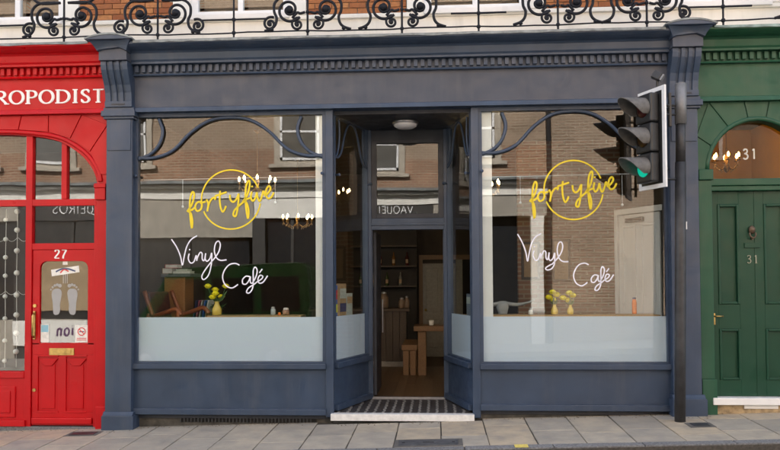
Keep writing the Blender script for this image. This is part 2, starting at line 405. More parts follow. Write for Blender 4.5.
# ------------------------------------------------------------------ generic joinery
def flat_letter_strokes(mb, paths, wid, Y, dep=.004, contrast=None):
    for i, pts in enumerate(paths):
        yy = Y - .0003*(i % 7)
        rr = wid
        if contrast:
            rr = []
            for k in range(len(pts)):
                a = pts[max(k-1, 0)]; c = pts[min(k+1, len(pts)-1)]; d = c-a
                s = abs(d.z)/max(d.length, 1e-6); rr.append(wid*(contrast+(1-contrast)*s**1.3))
        mb.tube([(p.x, yy, p.z) for p in pts], rr, 6, dep/wid if not contrast else dep/wid)
def ell(cx, cy, rx, ry, a0, a1, n=20): return [(cx+rx*math.cos(R(a0+(a1-a0)*i/n)), cy+ry*math.sin(R(a0+(a1-a0)*i/n))) for i in range(n+1)]
GLY = {   # unit capitals (x, z); stems thick, horizontals thin; second list: serif bars (x centre, z)
 'C': (.78, [ell(.42, .5, .40, .5, 48, 312)], [(.70, .86)]),
 'H': (.86, [[(.15, 0), (.15, 1)], [(.71, 0), (.71, 1)], [(.15, .52), (.71, .52)]], [(.15, 0), (.15, 1), (.71, 0), (.71, 1)]),
 'I': (.42, [[(.21, 0), (.21, 1)]], [(.21, 0), (.21, 1)]),
 'R': (.80, [[(.15, 0), (.15, 1)], [(.15, .98)]+ell(.36, .73, .26, .25, 90, -90)+[(.15, .48)], [(.36, .48), (.74, 0)]], [(.15, 0), (.15, 1), (.76, 0)]),
 'O': (.92, [ell(.46, .5, .40, .5, 0, 360, 32)], []),
 'P': (.72, [[(.15, 0), (.15, 1)], [(.15, .98)]+ell(.36, .72, .27, .26, 90, -90)+[(.15, .46)]], [(.15, 0), (.15, 1)]),
 'D': (.90, [[(.15, 0), (.15, 1)], [(.15, .98)]+ell(.38, .5, .44, .48, 90, -90)+[(.15, .02)]], [(.15, 0), (.15, 1)]),
 'S': (.62, [smooth_path([(.53, .84), (.40, .98), (.20, .95), (.11, .77), (.22, .60), (.42, .44), (.53, .24), (.43, .05), (.22, .02), (.09, .17)])], [(.53, .84), (.09, .17)]),
 'T': (.76, [[(.38, 0), (.38, 1)], [(.06, .98), (.70, .98)]], [(.38, 0)]),
 'V': (.80, [[(.05, 1), (.40, 0)], [(.40, 0), (.75, 1)]], []),
 'A': (.80, [[(.05, 0), (.40, 1)], [(.40, 1), (.75, 0)], [(.18, .35), (.62, .35)]], []),
 'Q': (.95, [ell(.46, .5, .40, .5, 0, 360, 32), smooth_path([(.35, .02), (.6, -.12), (.98, -.16), (1.3, -.05)])], []),
 'U': (.85, [[(.12, 1), (.12, .3)]+ell(.42, .3, .30, .3, 180, 360)+[(.72, 1)]], []),
 'E': (.66, [[(.12, 0), (.12, 1)], [(.12, .98), (.58, .98)], [(.12, .5), (.52, .5)], [(.12, .02), (.58, .02)]], []),
 '2': (.60, [smooth_path([(.10, .78), (.20, .96), (.38, .97), (.50, .80), (.42, .55), (.22, .28), (.08, .04)]), [(.08, .04), (.54, .04)]], []),
 '7': (.58, [[(.06, .96), (.52, .96)], smooth_path([(.52, .96), (.36, .6), (.24, .3), (.20, 0)])], []),
 '3': (.58, [smooth_path([(.10, .84), (.24, .98), (.42, .93), (.46, .74), (.36, .58), (.22, .54), (.40, .48), (.52, .30), (.44, .07), (.24, .0), (.08, .12)])], []),
 '1': (.40, [[(.24, 0), (.24, 1)], [(.10, .84), (.24, 1)]], [(.24, 0)]),
 'n': (.62, [[(.12, 0), (.12, .7)], [(.12, .5)]+ell(.32, .45, .20, .25, 170, 0)+[(.52, 0)]], []),
 'o': (.66, [ell(.33, .35, .26, .35, 0, 360, 28)], []),
 'i': (.30, [[(.15, 0), (.15, .7)], [(.15, .9), (.15, .97)]], []),
}
def text(s, x, z, h, Y, mat, parent, wid, serif=True, name='lettering', xscale=1, sp=.06, contrast=.42, face=-1, dep=.006):
    "letters as raised strokes; face = -1 reads from the street, +1 reads from the shops looking out"
    cur = 0
    for ch in s:
        if ch == ' ': cur += .5; continue
        adv, st, se = GLY[ch]
        b = MB()
        X = lambda gx: x + (cur+gx)*h*xscale*(1 if face < 0 else -1)
        i = 0
        for pl in st:
            pts = pl if len(pl) > 2 else [(pl[0][0]+(pl[1][0]-pl[0][0])*t/4, pl[0][1]+(pl[1][1]-pl[0][1])*t/4) for t in range(5)]
            P = [Vector((X(p[0]), 0, z+p[1]*h)) for p in pts]
            flat_letter_strokes(b, [P], wid, Y+.0004*i*face, dep, contrast if serif else None); i += 1
        if serif:
            for (sx, sz) in se:
                vert = sz not in (0, 1)
                if vert: b.box(X(sx)-wid*.35, X(sx)+wid*.35, Y-dep*.8-.0004, Y, z+sz*h-.10*h, z+sz*h+.10*h)
                else: b.box(X(sx-.15), X(sx+.15), Y-dep*.8-.0004, Y, z+sz*h-wid*.3, z+sz*h+wid*.3)
        b.build(name, mat, parent); cur += adv+sp
    return cur*h*xscale

def dentils(parent, mat, x0, x1, y0, y1, z0, z1, pitch=.0865, wd=.052):
    b = MB(); b.box(-wd/2, wd/2, y0, y1, z0, z1); me = b.mesh('dentil'); me.materials.append(mat)
    n = int((x1-x0)/pitch); off = (x1-x0-n*pitch)/2
    for k in range(n):
        o = bpy.data.objects.new('dentil', me); COL.objects.link(o); o.parent = parent; o.location = (x0+off+(k+.5)*pitch, 0, 0)

def entablature(parent, mat, matf, flash, x0, x1, z=3.94):
    "fascia board, dentil course, bed mould and cornice with a metal flashing"
    MB().box(x0, x1, -.06, .08, z, 4.38).build('fascia_board', matf, parent, .003)
    MB().prism([(-.13, 3.885), (-.115, 3.942), (-.058, 3.958), (.05, 3.958), (.05, 3.885)], x0, x1, 'x').build('architrave_moulding', mat, parent, .003)
    MB().box(x0, x1, -.085, .08, 4.372, 4.505).build('dentil_backing', mat, parent)
    MB().prism([(-.115, 4.352), (-.105, 4.374), (.05, 4.374), (.05, 4.352)], x0, x1, 'x').build('bead_moulding', mat, parent)
    dentils(parent, mat, x0, x1, -.128, -.08, 4.392, 4.478, .0865, .046)
    MB().prism([(-.185, 4.482), (-.185, 4.508), (-.205, 4.53), (-.225, 4.61), (.08, 4.61), (.08, 4.492)], x0, x1, 'x').build('bed_moulding', mat, parent, .003)
    prof = [(-.225, 4.605), (-.25, 4.625), (-.30, 4.635), (-.36, 4.655), (-.40, 4.675), (-.405, 4.705), (.1, 4.72), (.1, 4.605)]
    MB().prism(prof, x0, x1, 'x').build('cornice', mat, parent, .003)
    # dressed metal flashing with an uneven front edge
    x0 += .115; x1 -= .115; b = MB(); vs = []; n = int((x1-x0)/.09)
    for i in range(n+1):
        x = x0+(x1-x0)*i/n; j = random.uniform(-.006, .006); k = random.uniform(-.008, .003)
        vs += [(x, -.418+j, 4.688+k), (x, -.415+j, 4.716), (x, -.2, 4.732), (x, .2, 4.745), (x, .2, 4.725), (x, -.2, 4.712), (x, -.408+j, 4.708), (x, -.410+j, 4.688+k)]
    fs = [(i*8+k, i*8+(k+1) % 8, (i+1)*8+(k+1) % 8, (i+1)*8+k) for i in range(n) for k in range(8)]
    b.add(vs, fs+[list(range(8)), list(range(n*8, n*8+8))]).build('flashing', flash, parent)

def pilaster(parent, xc, zb, zbase):
    P = thing_part('pilaster', MB().box(xc-.168, xc+.168, -.12, .1, zbase-.002, 3.80), BLUE, parent, .004)
    b = MB(); b.box(xc-.195, xc+.215, -.17, .1, zb-.05, zbase-.05)
    b.prism([(-.17, zbase-.05), (-.15, zbase-.03), (-.125, zbase), (.08, zbase), (.08, zbase-.05)], xc-.185, xc+.200, 'x').build('base_block', BLUE, P, .006)
    # neck panel and capital moulding
    MB().box(xc-.150, xc+.150, -.132, -.115, 3.40, 3.795).build('neck_panel', BLUE, P, .003)
    b = MB()
    for y, z0, z1 in ((-.15, 3.80, 3.83), (-.175, 3.83, 3.90), (-.145, 3.90, 3.945)):
        b.box(xc-.168-(.15-.12 if y > -.17 else .05), xc+.168+(.03 if y > -.17 else .05), y, .1, z0+.0005, z1)
    b.build('capital', BLUE, P, .004)
    # console: S-scroll with three flutes
    def prof(d): return [(-.15+d, 3.97), (-.155+d, 4.05), (-.165+d, 4.13), (-.195+d, 4.22), (-.245+d, 4.31), (-.285+d, 4.39), (-.300+d, 4.45), (-.300+d, 4.495), (.05, 4.495), (.05, 3.97)]
    C = MB().prism(prof(.022), xc-.165, xc+.165, 'x').build('console', BLUE, P, .002)
    e = [xc-.172, xc-.100, xc-.066, xc-.018, xc+.018, xc+.066, xc+.100, xc+.172]
    for k in range(4):
        MB().prism(prof(0), e[2*k], e[2*k+1], 'x').build('scroll_rib', BLUE, C, .005)
    MB().box(xc-.175, xc+.175, -.165, .05, 3.947, 4.02).build('foot_block', BLUE, C, .004)
    MB().box(xc-.085, xc+.085, -.172, -.15, 3.972, 3.99).build('foot_bead', SOFFIT, C)
    # hood over the console: block and a segmental cap
    MB().box(xc-.178, xc+.178, -.335, .08, 4.497, 4.60).build('cap_block', BLUED, P, .003)
    def seg(w_, z, rise, n=12): return [(xc-w_+2*w_*i/n, z+rise*(1-(2*i/n-1)**2)) for i in range(n+1)]
    MB().prism([(xc-.178, 4.598)]+seg(.178, 4.60, .055)+[(xc+.178, 4.598)], -.335, .08).build('cap_tympanum', BLUED, P, .002)
    rows = []; NR = 11
    for k in range(NR):                                   # hollow moulding that flares up to the hood
        t = k/(NR-1); fl_ = .35*t+.65*(1-math.sqrt(max(0, 1-t*t)))**.8 if t > 0 else 0
        w0 = .187+.100*fl_; y = -.372-.102*fl_; zz = 4.606+.114*t
        rows.append([(xc-w0, .08, zz)]+[(px_, y, pz_) for px_, pz_ in seg(w0, zz, .055)]+[(xc+w0, .08, zz)])
    n_ = len(rows[0])
    MB().add([p for r_ in rows for p in r_], [(a*n_+k, a*n_+k+1, (a+1)*n_+k+1, (a+1)*n_+k) for a in range(NR-1) for k in range(n_-1)]+[list(range(n_)), list(range((NR-1)*n_, NR*n_))]+[(a*n_, (a+1)*n_, (a+1)*n_+n_-1, a*n_+n_-1) for a in range(NR-1)]).build('cap_moulding', BLUE, P)
    lo = seg(.186, 4.602, .055); hi = seg(.196, 4.620, .055)
    MB().prism(lo+hi[::-1], -.352, .07).build('cap_bead', BLUE, P, .003)
    lo = seg(.298, 4.719, .055); hi = seg(.300, 4.735, .06)
    MB().prism(lo+hi[::-1], -.482, .12).build('cap_flashing', LEAD, P)
    return P
def thing_part(name, b, mat, parent, bevel=0): return b.build(name, mat, parent, bevel)

def shop_window(parent, M, W, zbot, ztop=3.885, tracery=True, post=0, ledge_z=None):
    "one bay: stall riser, sill, pane with frosted lower part, frame and iron tracery; local x along the bay, -y outwards"
    def mb(): return MB(M)
    zs = .70
    lz = ledge_z
    mb().box(0, W, -.02, .10, lz+.045, zs-.07).build('stall_riser', BLUE, parent)
    mb().box(0, W, -.075, .06, zs-.072, zs-.006).build('sill', BLUE, parent, .006)
    mb().box(0, W, -.07, .06, lz-.03, lz+.045).build('bottom_rail', BLUE, parent, .006)
    mb().box(.0, W, -.03, .06, ztop-.05, ztop+.03).build('head_rail', BLUE, parent, .004)
    mb().box(0, W, -.028, .058, zs-.008, zs+.02).build('bottom_bead', BLUE, parent, .004)
    for a in (0, W-.045): mb().box(a, a+.045, -.026, .057, zs+.018, ztop-.048).build('jamb', BLUE, parent, .004)
    g0, g1 = .043, W-.043
    mb().box(g0, g1, .020, .026, zs+.016, ztop-.046).build('pane', GLASS, parent)
    mb().box(g0, g1, .0275, .0295, zs+.018, 1.275).build('frosted_film', FILM, parent)
    if tracery:
        gw = g1-g0; zt = ztop-.055
        main = [(0, .50), (.09, .50), (.19, .41), (.29, .18), (.39, .035), (.5, .0), (.61, .035), (.71, .18), (.81, .41), (.91, .50), (1, .50)]
        r = .021 if W > 1.5 else .014
        def bar(pts, nm):
            p = smooth_path([(g0+u*gw, -.012, zt-z-.012) for u, z in pts], 6)
            mb().tube(p, r, 8).build(nm, BLUE, parent, smooth=True)
        bar(main, 'tracery_bar')
        cs = [(.113, 0), (.134, .16), (.115, .33), (.066, .455), (.0, .52)]
        bar(cs, 'tracery_curl'); bar([(1-u, z) for u, z in cs], 'tracery_curl')
    for xx in (g0-.004, g1+.004):
        mb().lathe([(.0, -.09), (.016, -.088), (.022, -.075), (.012, -.055), (.012, -.026)], (xx, 0, 3.08), 10, 'y').build('knob', BLUE, parent, smooth=True)

# ------------------------------------------------------------------ café shopfront
cafe = thing('cafe_shopfront', 'grey-blue café shopfront with two big windows and a recessed doorway', 'shopfront', (0, 0, 0))
XL, XR = -3.612, 3.405
entablature(cafe, BLUE, BLUED, LEAD, XL+.17, XR-.165)
pilaster(cafe, XL, zg(XL)-.02, .10)
pilaster(cafe, XR, zg(XR)-.02, .34)
BACK = 1.10
CLX, CRX = -.94, .885                      # entrance corner posts
DL, DR = -.545, .545                       # inner corners of the lobby
shop_window(cafe, Matrix.Translation((XL+.16, 0, 0)), CLX-.045-(XL+.16), 0, ledge_z=.085)
shop_window(cafe, Matrix.Translation((CRX+.045, 0, 0)), (XR-.155)-(CRX+.045), 0, ledge_z=.155)
def ret(a, b_):
    a = Vector((*a, 0)); b_ = Vector((*b_, 0)); d = b_-a
    return Matrix.Translation(a) @ Matrix.Rotation(math.atan2(d.y, d.x), 4, 'Z'), d.length
M1, W1 = ret((CLX+.03, .06), (DL-.02, BACK)); M2, W2 = ret((DR+.02, BACK), (CRX-.03, .06))
shop_window(cafe, M1, W1, 0, ledge_z=.125); shop_window(cafe, M2, W2, 0, ledge_z=.135)
for xc in (CLX, CRX):
    MB().box(xc-.048, xc+.048, -.045, .07, .03, 3.888).build('corner_post', BLUE, cafe, .008)
for xc in (DL-.01, DR+.01):
    MB().box(xc-.05, xc+.05, BACK-.03, BACK+.10, .08, 3.888).build('door_post', BLUE, cafe, .006)
    MB().box(xc-.048 if xc < 0 else xc-.062, xc+.062 if xc < 0 else xc+.048, BACK-.01, BACK+.08, .10, 2.44).build('door_jamb', BLUE, cafe, .004)
# plinths with air-brick grilles below the stall risers
for x0, x1, lz, nm in ((XL+.2, CLX+.02, .085, 0), (CRX-.02, XR-.16, .155, 1)):
    MB().box(x0, x1, .035, .12, zg(x0)-.15, lz-.028).build('plinth', STONE, cafe)
    gx0, gx1 = (x0+.55, x1-.2) if nm == 0 else (x0+.5, x1-.6)
    gz0, gz1 = zg((gx0+gx1)/2)+.02, lz-.035
    MB().box(gx0, gx1, .028, .036, gz0, gz1).build('vent_backing', DARK, cafe)
    n = int((gx1-gx0)/.045); vb = MB()
    for k in range(n): vb.box(gx0+k*.045, gx0+k*.045+.016, .014, .03, gz0, gz1)
    tag(vb.build('vent_bars', POLED, cafe), kind='stuff')
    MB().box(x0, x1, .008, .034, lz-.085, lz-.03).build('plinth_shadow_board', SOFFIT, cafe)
# lobby: soffit, back frame, fanlight, step, tiled floor
lob = [(CLX, .05), (CRX, .05), (DR+.03, BACK+.05), (DL-.03, BACK+.05)]
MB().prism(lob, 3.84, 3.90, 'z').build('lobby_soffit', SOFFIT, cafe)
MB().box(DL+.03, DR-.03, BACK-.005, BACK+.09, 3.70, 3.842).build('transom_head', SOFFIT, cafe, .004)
MB().box(DL+.03, DR-.03, BACK-.02, BACK+.09, 2.44, 2.60).build('transom', BLUE, cafe, .006)
MB().box(DL+.03, DR-.03, BACK-.034, BACK-.01, 2.50, 2.535).build('transom_moulding', BLUE, cafe, .005)
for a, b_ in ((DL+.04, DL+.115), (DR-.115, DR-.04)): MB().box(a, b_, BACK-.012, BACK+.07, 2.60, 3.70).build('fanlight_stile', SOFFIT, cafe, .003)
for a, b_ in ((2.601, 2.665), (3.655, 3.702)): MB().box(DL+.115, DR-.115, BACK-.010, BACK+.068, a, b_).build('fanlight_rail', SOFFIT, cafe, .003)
MB().box(DL+.11, DR-.11, BACK+.02, BACK+.026, 2.66, 3.66).build('fanlight_pane', GLASS, cafe)
MB().box(-.92, .85, -.118, .0, .0, .082).build('step', WHITEMETAL, cafe, .004)
MB().prism([(-.90, -.0), (.84, -.0), (DR-.0, BACK+.02), (DL+.0, BACK+.02)], -.05, .078, 'z').build('lobby_floor', GROUT, cafe)
MB().box(DL+.02, DR-.02, BACK+.0, BACK+.10, .07, .108).build('threshold', STEEL, cafe, .004)
# mosaic tiles in dark and light stripes
tmd = MB().box(-.0365, .0365, -.0445, .0445, 0, .008).mesh('tile'); tmd.materials.append(TILED)
tml = MB().box(-.0150, .0150, -.0445, .0445, 0, .0085).mesh('tile'); tml.materials.append(TILEL)
ncol = 14
for r in range(11):
    y = .045 + r*.0935
    hw = .86 + (.53-.86)*(y/BACK)
    for c in range(-9, 10):
        for kind, dx, me, hw2 in ((0, 0, tmd, .033), (1, .0555, tml, .022)):
            x = c*.1115 + dx + (r % 2)*.012
            if abs(x+.02) + hw2 > hw: continue
            o = bpy.data.objects.new('tile', me); COL.objects.link(o); o.parent = cafe; o.location = (x, y, .078)
# ceiling light in the lobby
lamp = thing('ceiling_light', 'round white dome light on the soffit above the café doorway', 'light', (.0, .52, 3.84))
MB().lathe([(.165, 3.838), (.175, 3.825), (.170, 3.80), (.165, 3.80)], (.0, .52, 0), 28).build('rim', STEEL, lamp, smooth=True)
MB().lathe([(.160, 3.80), (.150, 3.775), (.11, 3.752), (.05, 3.742), (.001, 3.740)], (.0, .52, 0), 28).build('dome', DOME, lamp, smooth=True)
# white inner posts beside the entrance
MB().box(-1.125, -1.02, .036, .10, .8, 3.84).build('inner_post', WHITE, cafe, .004)
MB().box(.96, 1.10, .036, .10, .8, 3.84).build('inner_post', WHITE, cafe, .004)
# long door handle on the open door leaf
dl = thing('cafe_door', 'dark open door leaf folded back inside the café entrance', 'door', (DL+.06, BACK+.1, .1))
MB().box(DL+.055, DL+.095, BACK+.11, BACK+1.0, .12, 2.42).build('leaf', SOFFIT, dl, .004)
MB().tube([(DL+.125, BACK+.86, .95), (DL+.125, BACK+.86, 1.45)], .012, 8).build('handle', STEEL, dl)

# handwritten and printed words on the panes
GY = .0165
LOGO = [
 ('circle', ell(312, 225, 190, 190, 176, 337, 44)), ('circle', ell(312, 225, 190, 190, 8, 157, 44)),
 ('f', [(30, 300), (60, 255), (76, 195), (66, 172), (52, 205), (47, 265), (51, 340), (60, 406), (64, 360), (54, 310), (38, 298), (62, 288), (86, 268)]),
 ('o', [(112, 236), (92, 245), (82, 272), (94, 296), (117, 286), (125, 256), (113, 237), (128, 242), (150, 236)]),
 ('r', [(154, 222), (166, 252), (160, 300)]), ('r', [(161, 290), (173, 245), (192, 216), (213, 212), (206, 226)]),
 ('t', [(243, 168), (239, 215), (245, 272), (258, 303), (271, 290), (280, 266)]), ('t', [(208, 202), (245, 190), (284, 177)]),
 ('y', [(305, 194), (308, 224), (325, 241), (345, 226), (362, 188)]), ('y', [(362, 188), (360, 240), (352, 300), (342, 333), (327, 324), (336, 294), (366, 264), (397, 238)]),
 ('f', [(388, 242), (418, 195), (433, 132), (428, 105), (412, 132), (405, 192), (408, 262), (415, 322), (422, 347), (426, 300), (414, 250), (396, 234), (440, 214)]),
 ('i', [(446, 176), (440, 213), (452, 236), (468, 218), (478, 180)]), ('dot', [(447, 138), (449, 148)]),
 ('v', [(478, 180), (484, 216), (497, 238), (511, 206), (521, 174), (532, 206)]),
 ('e', [(532, 206), (556, 180), (567, 156), (556, 142), (541, 160), (536, 195), (550, 221), (572, 212), (588, 182)])]
def zoom_pt(x, y, ox, oy, k=6.43): return at(ox+x/k, oy+y/k, GY)
def lettering(parent, name, strokes, ox, oy, mat, wid, dep, tf=lambda x, y: (x, y), k=6.43):
    b = MB(); i = 0
    for nm, pts in strokes:
        sp = smooth_path(pts, 6) if len(pts) < 30 else [Vector((*p, 0)) for p in pts]
        P = [zoom_pt(*tf(p.x, p.y), ox, oy, k) for p in sp]
        flat_letter_strokes(b, [P], wid*(.78 if nm == 'circle' else 1), GY-.0022-.0003*i, dep); i += 1
    return b.build(name, mat, parent)
lettering(cafe, 'logo_lettering', LOGO, 525, 155, LETTY, .0118, .0012)
lettering(cafe, 'logo_lettering', LOGO, 180, 165, LETTY, .0118, .0012, lambda x, y: (x+16, y-3-(x-312)*.012))
VINYL = [('V', [(42, 60), (75, 110), (100, 170), (112, 226), (124, 170), (140, 108), (168, 62), (207, 37)]),
 ('i', [(156, 152), (150, 185), (165, 212), (186, 204), (201, 164), (204, 197), (210, 175), (226, 145), (239, 152), (240, 187), (252, 196), (262, 150)]), ('dot', [(158, 122), (160, 130)]),
 ('y', [(262, 150), (259, 186), (271, 201), (290, 182), (301, 148), (298, 222), (280, 290), (250, 319), (237, 300), (255, 262), (290, 215), (320, 180), (346, 140), (356, 96), (345, 72), (326, 86), (318, 132), (330, 176), (356, 195), (396, 192)])]
CAFE = [('C', [(479, 226), (450, 215), (410, 226), (380, 265), (371, 310), (390, 355), (430, 373), (470, 350)]),
 ('a', [(546, 300), (520, 298), (499, 320), (501, 345), (521, 348), (540, 325), (549, 300), (549, 335), (562, 340), (585, 300), (593, 260), (580, 239), (568, 262), (568, 322), (564, 372), (545, 403), (525, 401), (536, 374), (572, 350), (592, 334), (621, 315), (629, 298), (611, 292), (598, 316), (606, 341), (631, 335), (660, 294)]),
 ('accent', [(607, 276), (626, 251)])]
lettering(cafe, 'window_lettering', VINYL, 165, 230, LETTP, .0080, .0012)
lettering(cafe, 'window_lettering', CAFE, 165, 230, LETTP, .0080, .0012)
lettering(cafe, 'window_lettering', VINYL, 510, 225, LETTP, .0080, .0012, lambda x, y: (48+(x-42)*.925, y-2+(x-42)*.13-(0 if x < 230 or y < 220 else 55*(y-220)/100)))
lettering(cafe, 'window_lettering', CAFE, 510, 225, LETTP, .0080, .0012, lambda x, y: (x*.89+82-3, y*.92+48))

# ------------------------------------------------------------------ red shopfront (left)
red = thing('red_shopfront', 'bright red shopfront with arched window and white serif name on its fascia', 'shopfront', (-5.5, 0, -.2))
RX0, RX1 = -8.95, XL-.17
entablature(red, RED, REDF, LEAD, RX0, RX1)
XC = -6.35
half = [(-3.93, 2.98), (-3.945, 3.06), (-4.0, 3.19), (-4.12, 3.34), (-4.28, 3.46), (-4.46, 3.55), (-4.70, 3.605), (-5.0, 3.635), (-5.35, 3.645), (XC, 3.65)]
arch = smooth_path(half, 4); arch = [(p.x, p.y) for p in arch]
archL = [(2*XC-x, z) for x, z in arch[::-1]][1:]
outline = arch+archL                                   # right springing over to left springing
zb = -.45
MB().prism([(RX1+.02, zb), (RX1+.02, 3.888), (RX0, 3.888), (RX0, zb), (outline[-1][0], zb)]+outline[::-1]+[(outline[0][0], zb)], -.05, .07).build('arched_surround', RED, red, .004)
# wedge-shaped voussoirs laid proud of the surround with open joints
def vouss(parent, mat, inner, outer, Y0, Y1):
    for k in range(len(inner)-1):
        (a0, a1), (b0, b1) = (inner[k], inner[k+1]), (outer[k], outer[k+1])
        c = [Vector((*a0, 0)), Vector((*a1, 0)), Vector((*b1, 0)), Vector((*b0, 0))]
        g = .007
        e = (c[1]-c[0]).normalized()*g; e2 = (c[2]-c[3]).normalized()*g
        q = [c[0]+e, c[1]-e, c[2]-e2, c[3]+e2]
        MB().prism([(p.x, p.y) for p in q], Y0, Y1).build('voussoir', mat, parent, .004)
inn = [(-3.87, 3.10), (-4.02, 3.40), (-4.28, 3.575), (-4.57, 3.665), (-4.97, 3.70), (-5.36, 3.71), (-5.75, 3.715), (-6.15, 3.72)]
outp = [(-3.79, 3.10), (-3.79, 3.74), (-4.13, 3.878), (-4.57, 3.878), (-4.93, 3.878), (-5.36, 3.878), (-5.76, 3.878), (-6.15, 3.878)]
vouss(red, REDF, inn, outp, -.068, -.048)
vouss(red, REDF, [(2*XC-x, z) for x, z in inn], [(2*XC-x, z) for x, z in outp], -.068, -.048)
tb = MB(); tb.tube([(x+(.05 if x > XC else -.05)*(1 if z < 3.6 else .4), -.055, z+.035) for x, z in outline], .028, 8, .8); tb.build('arch_moulding', RED, red, smooth=True)
MB().box(-3.955, -3.80, -.10, -.045, 2.93, 2.985).build('impost', RED, red, .008)
MB().box(-3.945, -3.81, -.085, -.045, 2.78, 2.93).build('impost_block', RED, red, .006)
# frames inside the arch
fr = MB(); fr.box(2*XC+3.95, -3.95, -.02, .06, 2.715, 2.80)
fr.build('transom', RED, red, .005)
def zarch(x):
    x = x if x > XC else 2*XC-x
    for (x0, z0), (x1, z1) in zip(arch, arch[1:]):
        if x1 <= x <= x0: return z0+(z1-z0)*(x-x0)/(x1-x0 or 1)
    return 3.65
for x0, x1, z0 in ((-4.885, -4.80, -.12), (-4.415, -4.345, 2.8), (-5.66, -5.58, 2.8), (-6.40, -6.33, -.1), (-7.15, -7.07, 2.8), (-7.9, -7.82, -.12)):
    MB().box(x0, x1, -.025, .055, z0, zarch((x0+x1)/2)+.01).build('mullion', RED, red, .005)
MB().box(-4.80, -3.955, -.018, .05, 2.15, 2.232).build('door_head', RED, red, .005)
MB().box(-3.975, -3.925, -.03, .06, -.2, 3.0).build('door_stile_post', RED, red, .005)
MB().box(-3.93, -3.775, -.075, .02, -.22, .155).build('plinth_block', RED, red, .01)
gp = outline
MB().prism([(x-(.01 if x > XC else -.01), z) for x, z in gp]+[(2*XC+3.94, .55), (-4.84, .55), (-4.84, 2.2), (-3.94, 2.2)], .022, .028).build('pane', GLASSR, red)
MB().box(2*XC+4.0, -4.885, -.03, .06, .50, .59).build('window_sill', RED, red, .008)
MB().box(2*XC+4.0, -4.885, -.012, .06, -.35, .502).build('stall_riser', RED, red)
for x0, x1 in ((-5.66, -5.0), (-6.3, -5.75), (-7.0, -6.45), (-7.8, -7.15)):
    pb = MB(); pb.box(x0, x1, -.030, -.010, -.0, .40)
    pb.build('riser_panel', RED, red, .012)
    MB().box(x0+.06, x1-.06, -.042, -.028, .06, .34).build('riser_field', RED, red, .010)
MB().box(-8.9, -4.86, -.06, .03, -.109, -.03).build('skirting', RED, red, .006)
MB().box(-8.9, -3.80, -.04, .10, -.32, -.112).build('threshold_stone', KERB, red, .006)
text('CHIROPODIST', -5.80, 4.035, .168, -.066, LETTW, red, .0215, True, 'letter', 1.30, .09, .42, dep=.012)
# door 27
door = thing('shop_door', 'red glazed shop door numbered 27 with two footprints on the glass', 'door', (-4.38, 0, -.11))
def rrect(x0, x1, z0, z1, r, n=6):
    o = []
    for cx, cz, a in ((x1-r, z1-r, 0), (x0+r, z1-r, 90)):
        o += [(cx+r*math.cos(R(a+90*i/n)), cz+r*math.sin(R(a+90*i/n))) for i in range(n+1)]
    return o + [(x0, z0), (x1, z0)]
gx0, gx1, gz0, gz1 = -4.70, -4.065, .955, 2.00
hole = rrect(gx0, gx1, gz0, gz1, .09)
dx0, dx1, dz0, dz1 = -4.795, -3.98, -.10, 2.15
MB().prism([(dx1, .93)]+[(dx1, dz1), (dx0, dz1), (dx0, .93), (gx0, .93)]+[(gx0, gz0)]+hole[:-2][::-1]+[(gx1, gz0), (gx1, .93)], -.005, .04).build('upper_frame', RED, door, .004)
MB().box(dx0, dx1, -.005, .04, .80, .952).build('lock_rail', RED, door, .004)
for a, b_ in ((dx0, -4.715), (-4.445, -4.345), (-4.07, dx1)): MB().box(a, b_, -.005, .04, .06, .80).build('stile', RED, door, .004)
MB().box(dx0, dx1, -.005, .04, -.10, .06).build('bottom_rail', RED, door, .004)
MB().box(dx0+.01, dx1-.01, -.04, -.004, -.08, .0).build('weatherboard', RED, door, .012)
for a, b_ in ((-4.718, -4.442), (-4.348, -4.068)):
    MB().box(a, b_, .012, .03, .06, .80).build('panel', RED, door)
    MB().box(a+.05, b_-.05, .0, .014, .11, .68).build('panel_field', RED, door, .010)
    MB().prism([(a+.01, .75), (b_-.01, .75), (b_-.09, .655), (a+.09, .655)], -.012, .010).build('panel_drop', RED, door, .006)
    MB().box(a+.0, b_-.0, -.014, .004, .06, .085).build('panel_bead', RED, door, .004)
    MB().box(a+.0, b_-.0, -.014, .004, .775, .80).build('panel_bead', RED, door, .004)
MB().prism(rrect(gx0-.01, gx1+.01, gz0-.01, gz1+.01, .09), .018, .023).build('glass_pane', GLASSR, door)
MB().box(-4.565, -4.235, -.016, .0, .795, .885).build('letter_plate', BRASS, door, .004)
MB().box(-4.525, -4.275, -.022, -.014, .815, .865).build('letter_flap', BRASS, door, .003)
MB().box(-4.775, -4.745, -.03, -.004, 1.00, 1.36).build('handle_plate', BRASS, door, .004)
MB().tube([(-4.76, -.03, 1.02), (-4.76, -.065, 1.06), (-4.76, -.065, 1.30), (-4.76, -.03, 1.34)], .011, 8).build('pull_handle', BRASS, door, smooth=True)
for zz in (1.43, .35): MB().lathe([(.022, -.018), (.022, -.004)], (-4.76, 0, zz), 12, 'y').build('lock_escutcheon', BRASS, door)
text('27', -4.515, 2.035, .115, -.006, LETTW, door, .0120, True, 'number', 1.15, .12, .5, dep=.005)
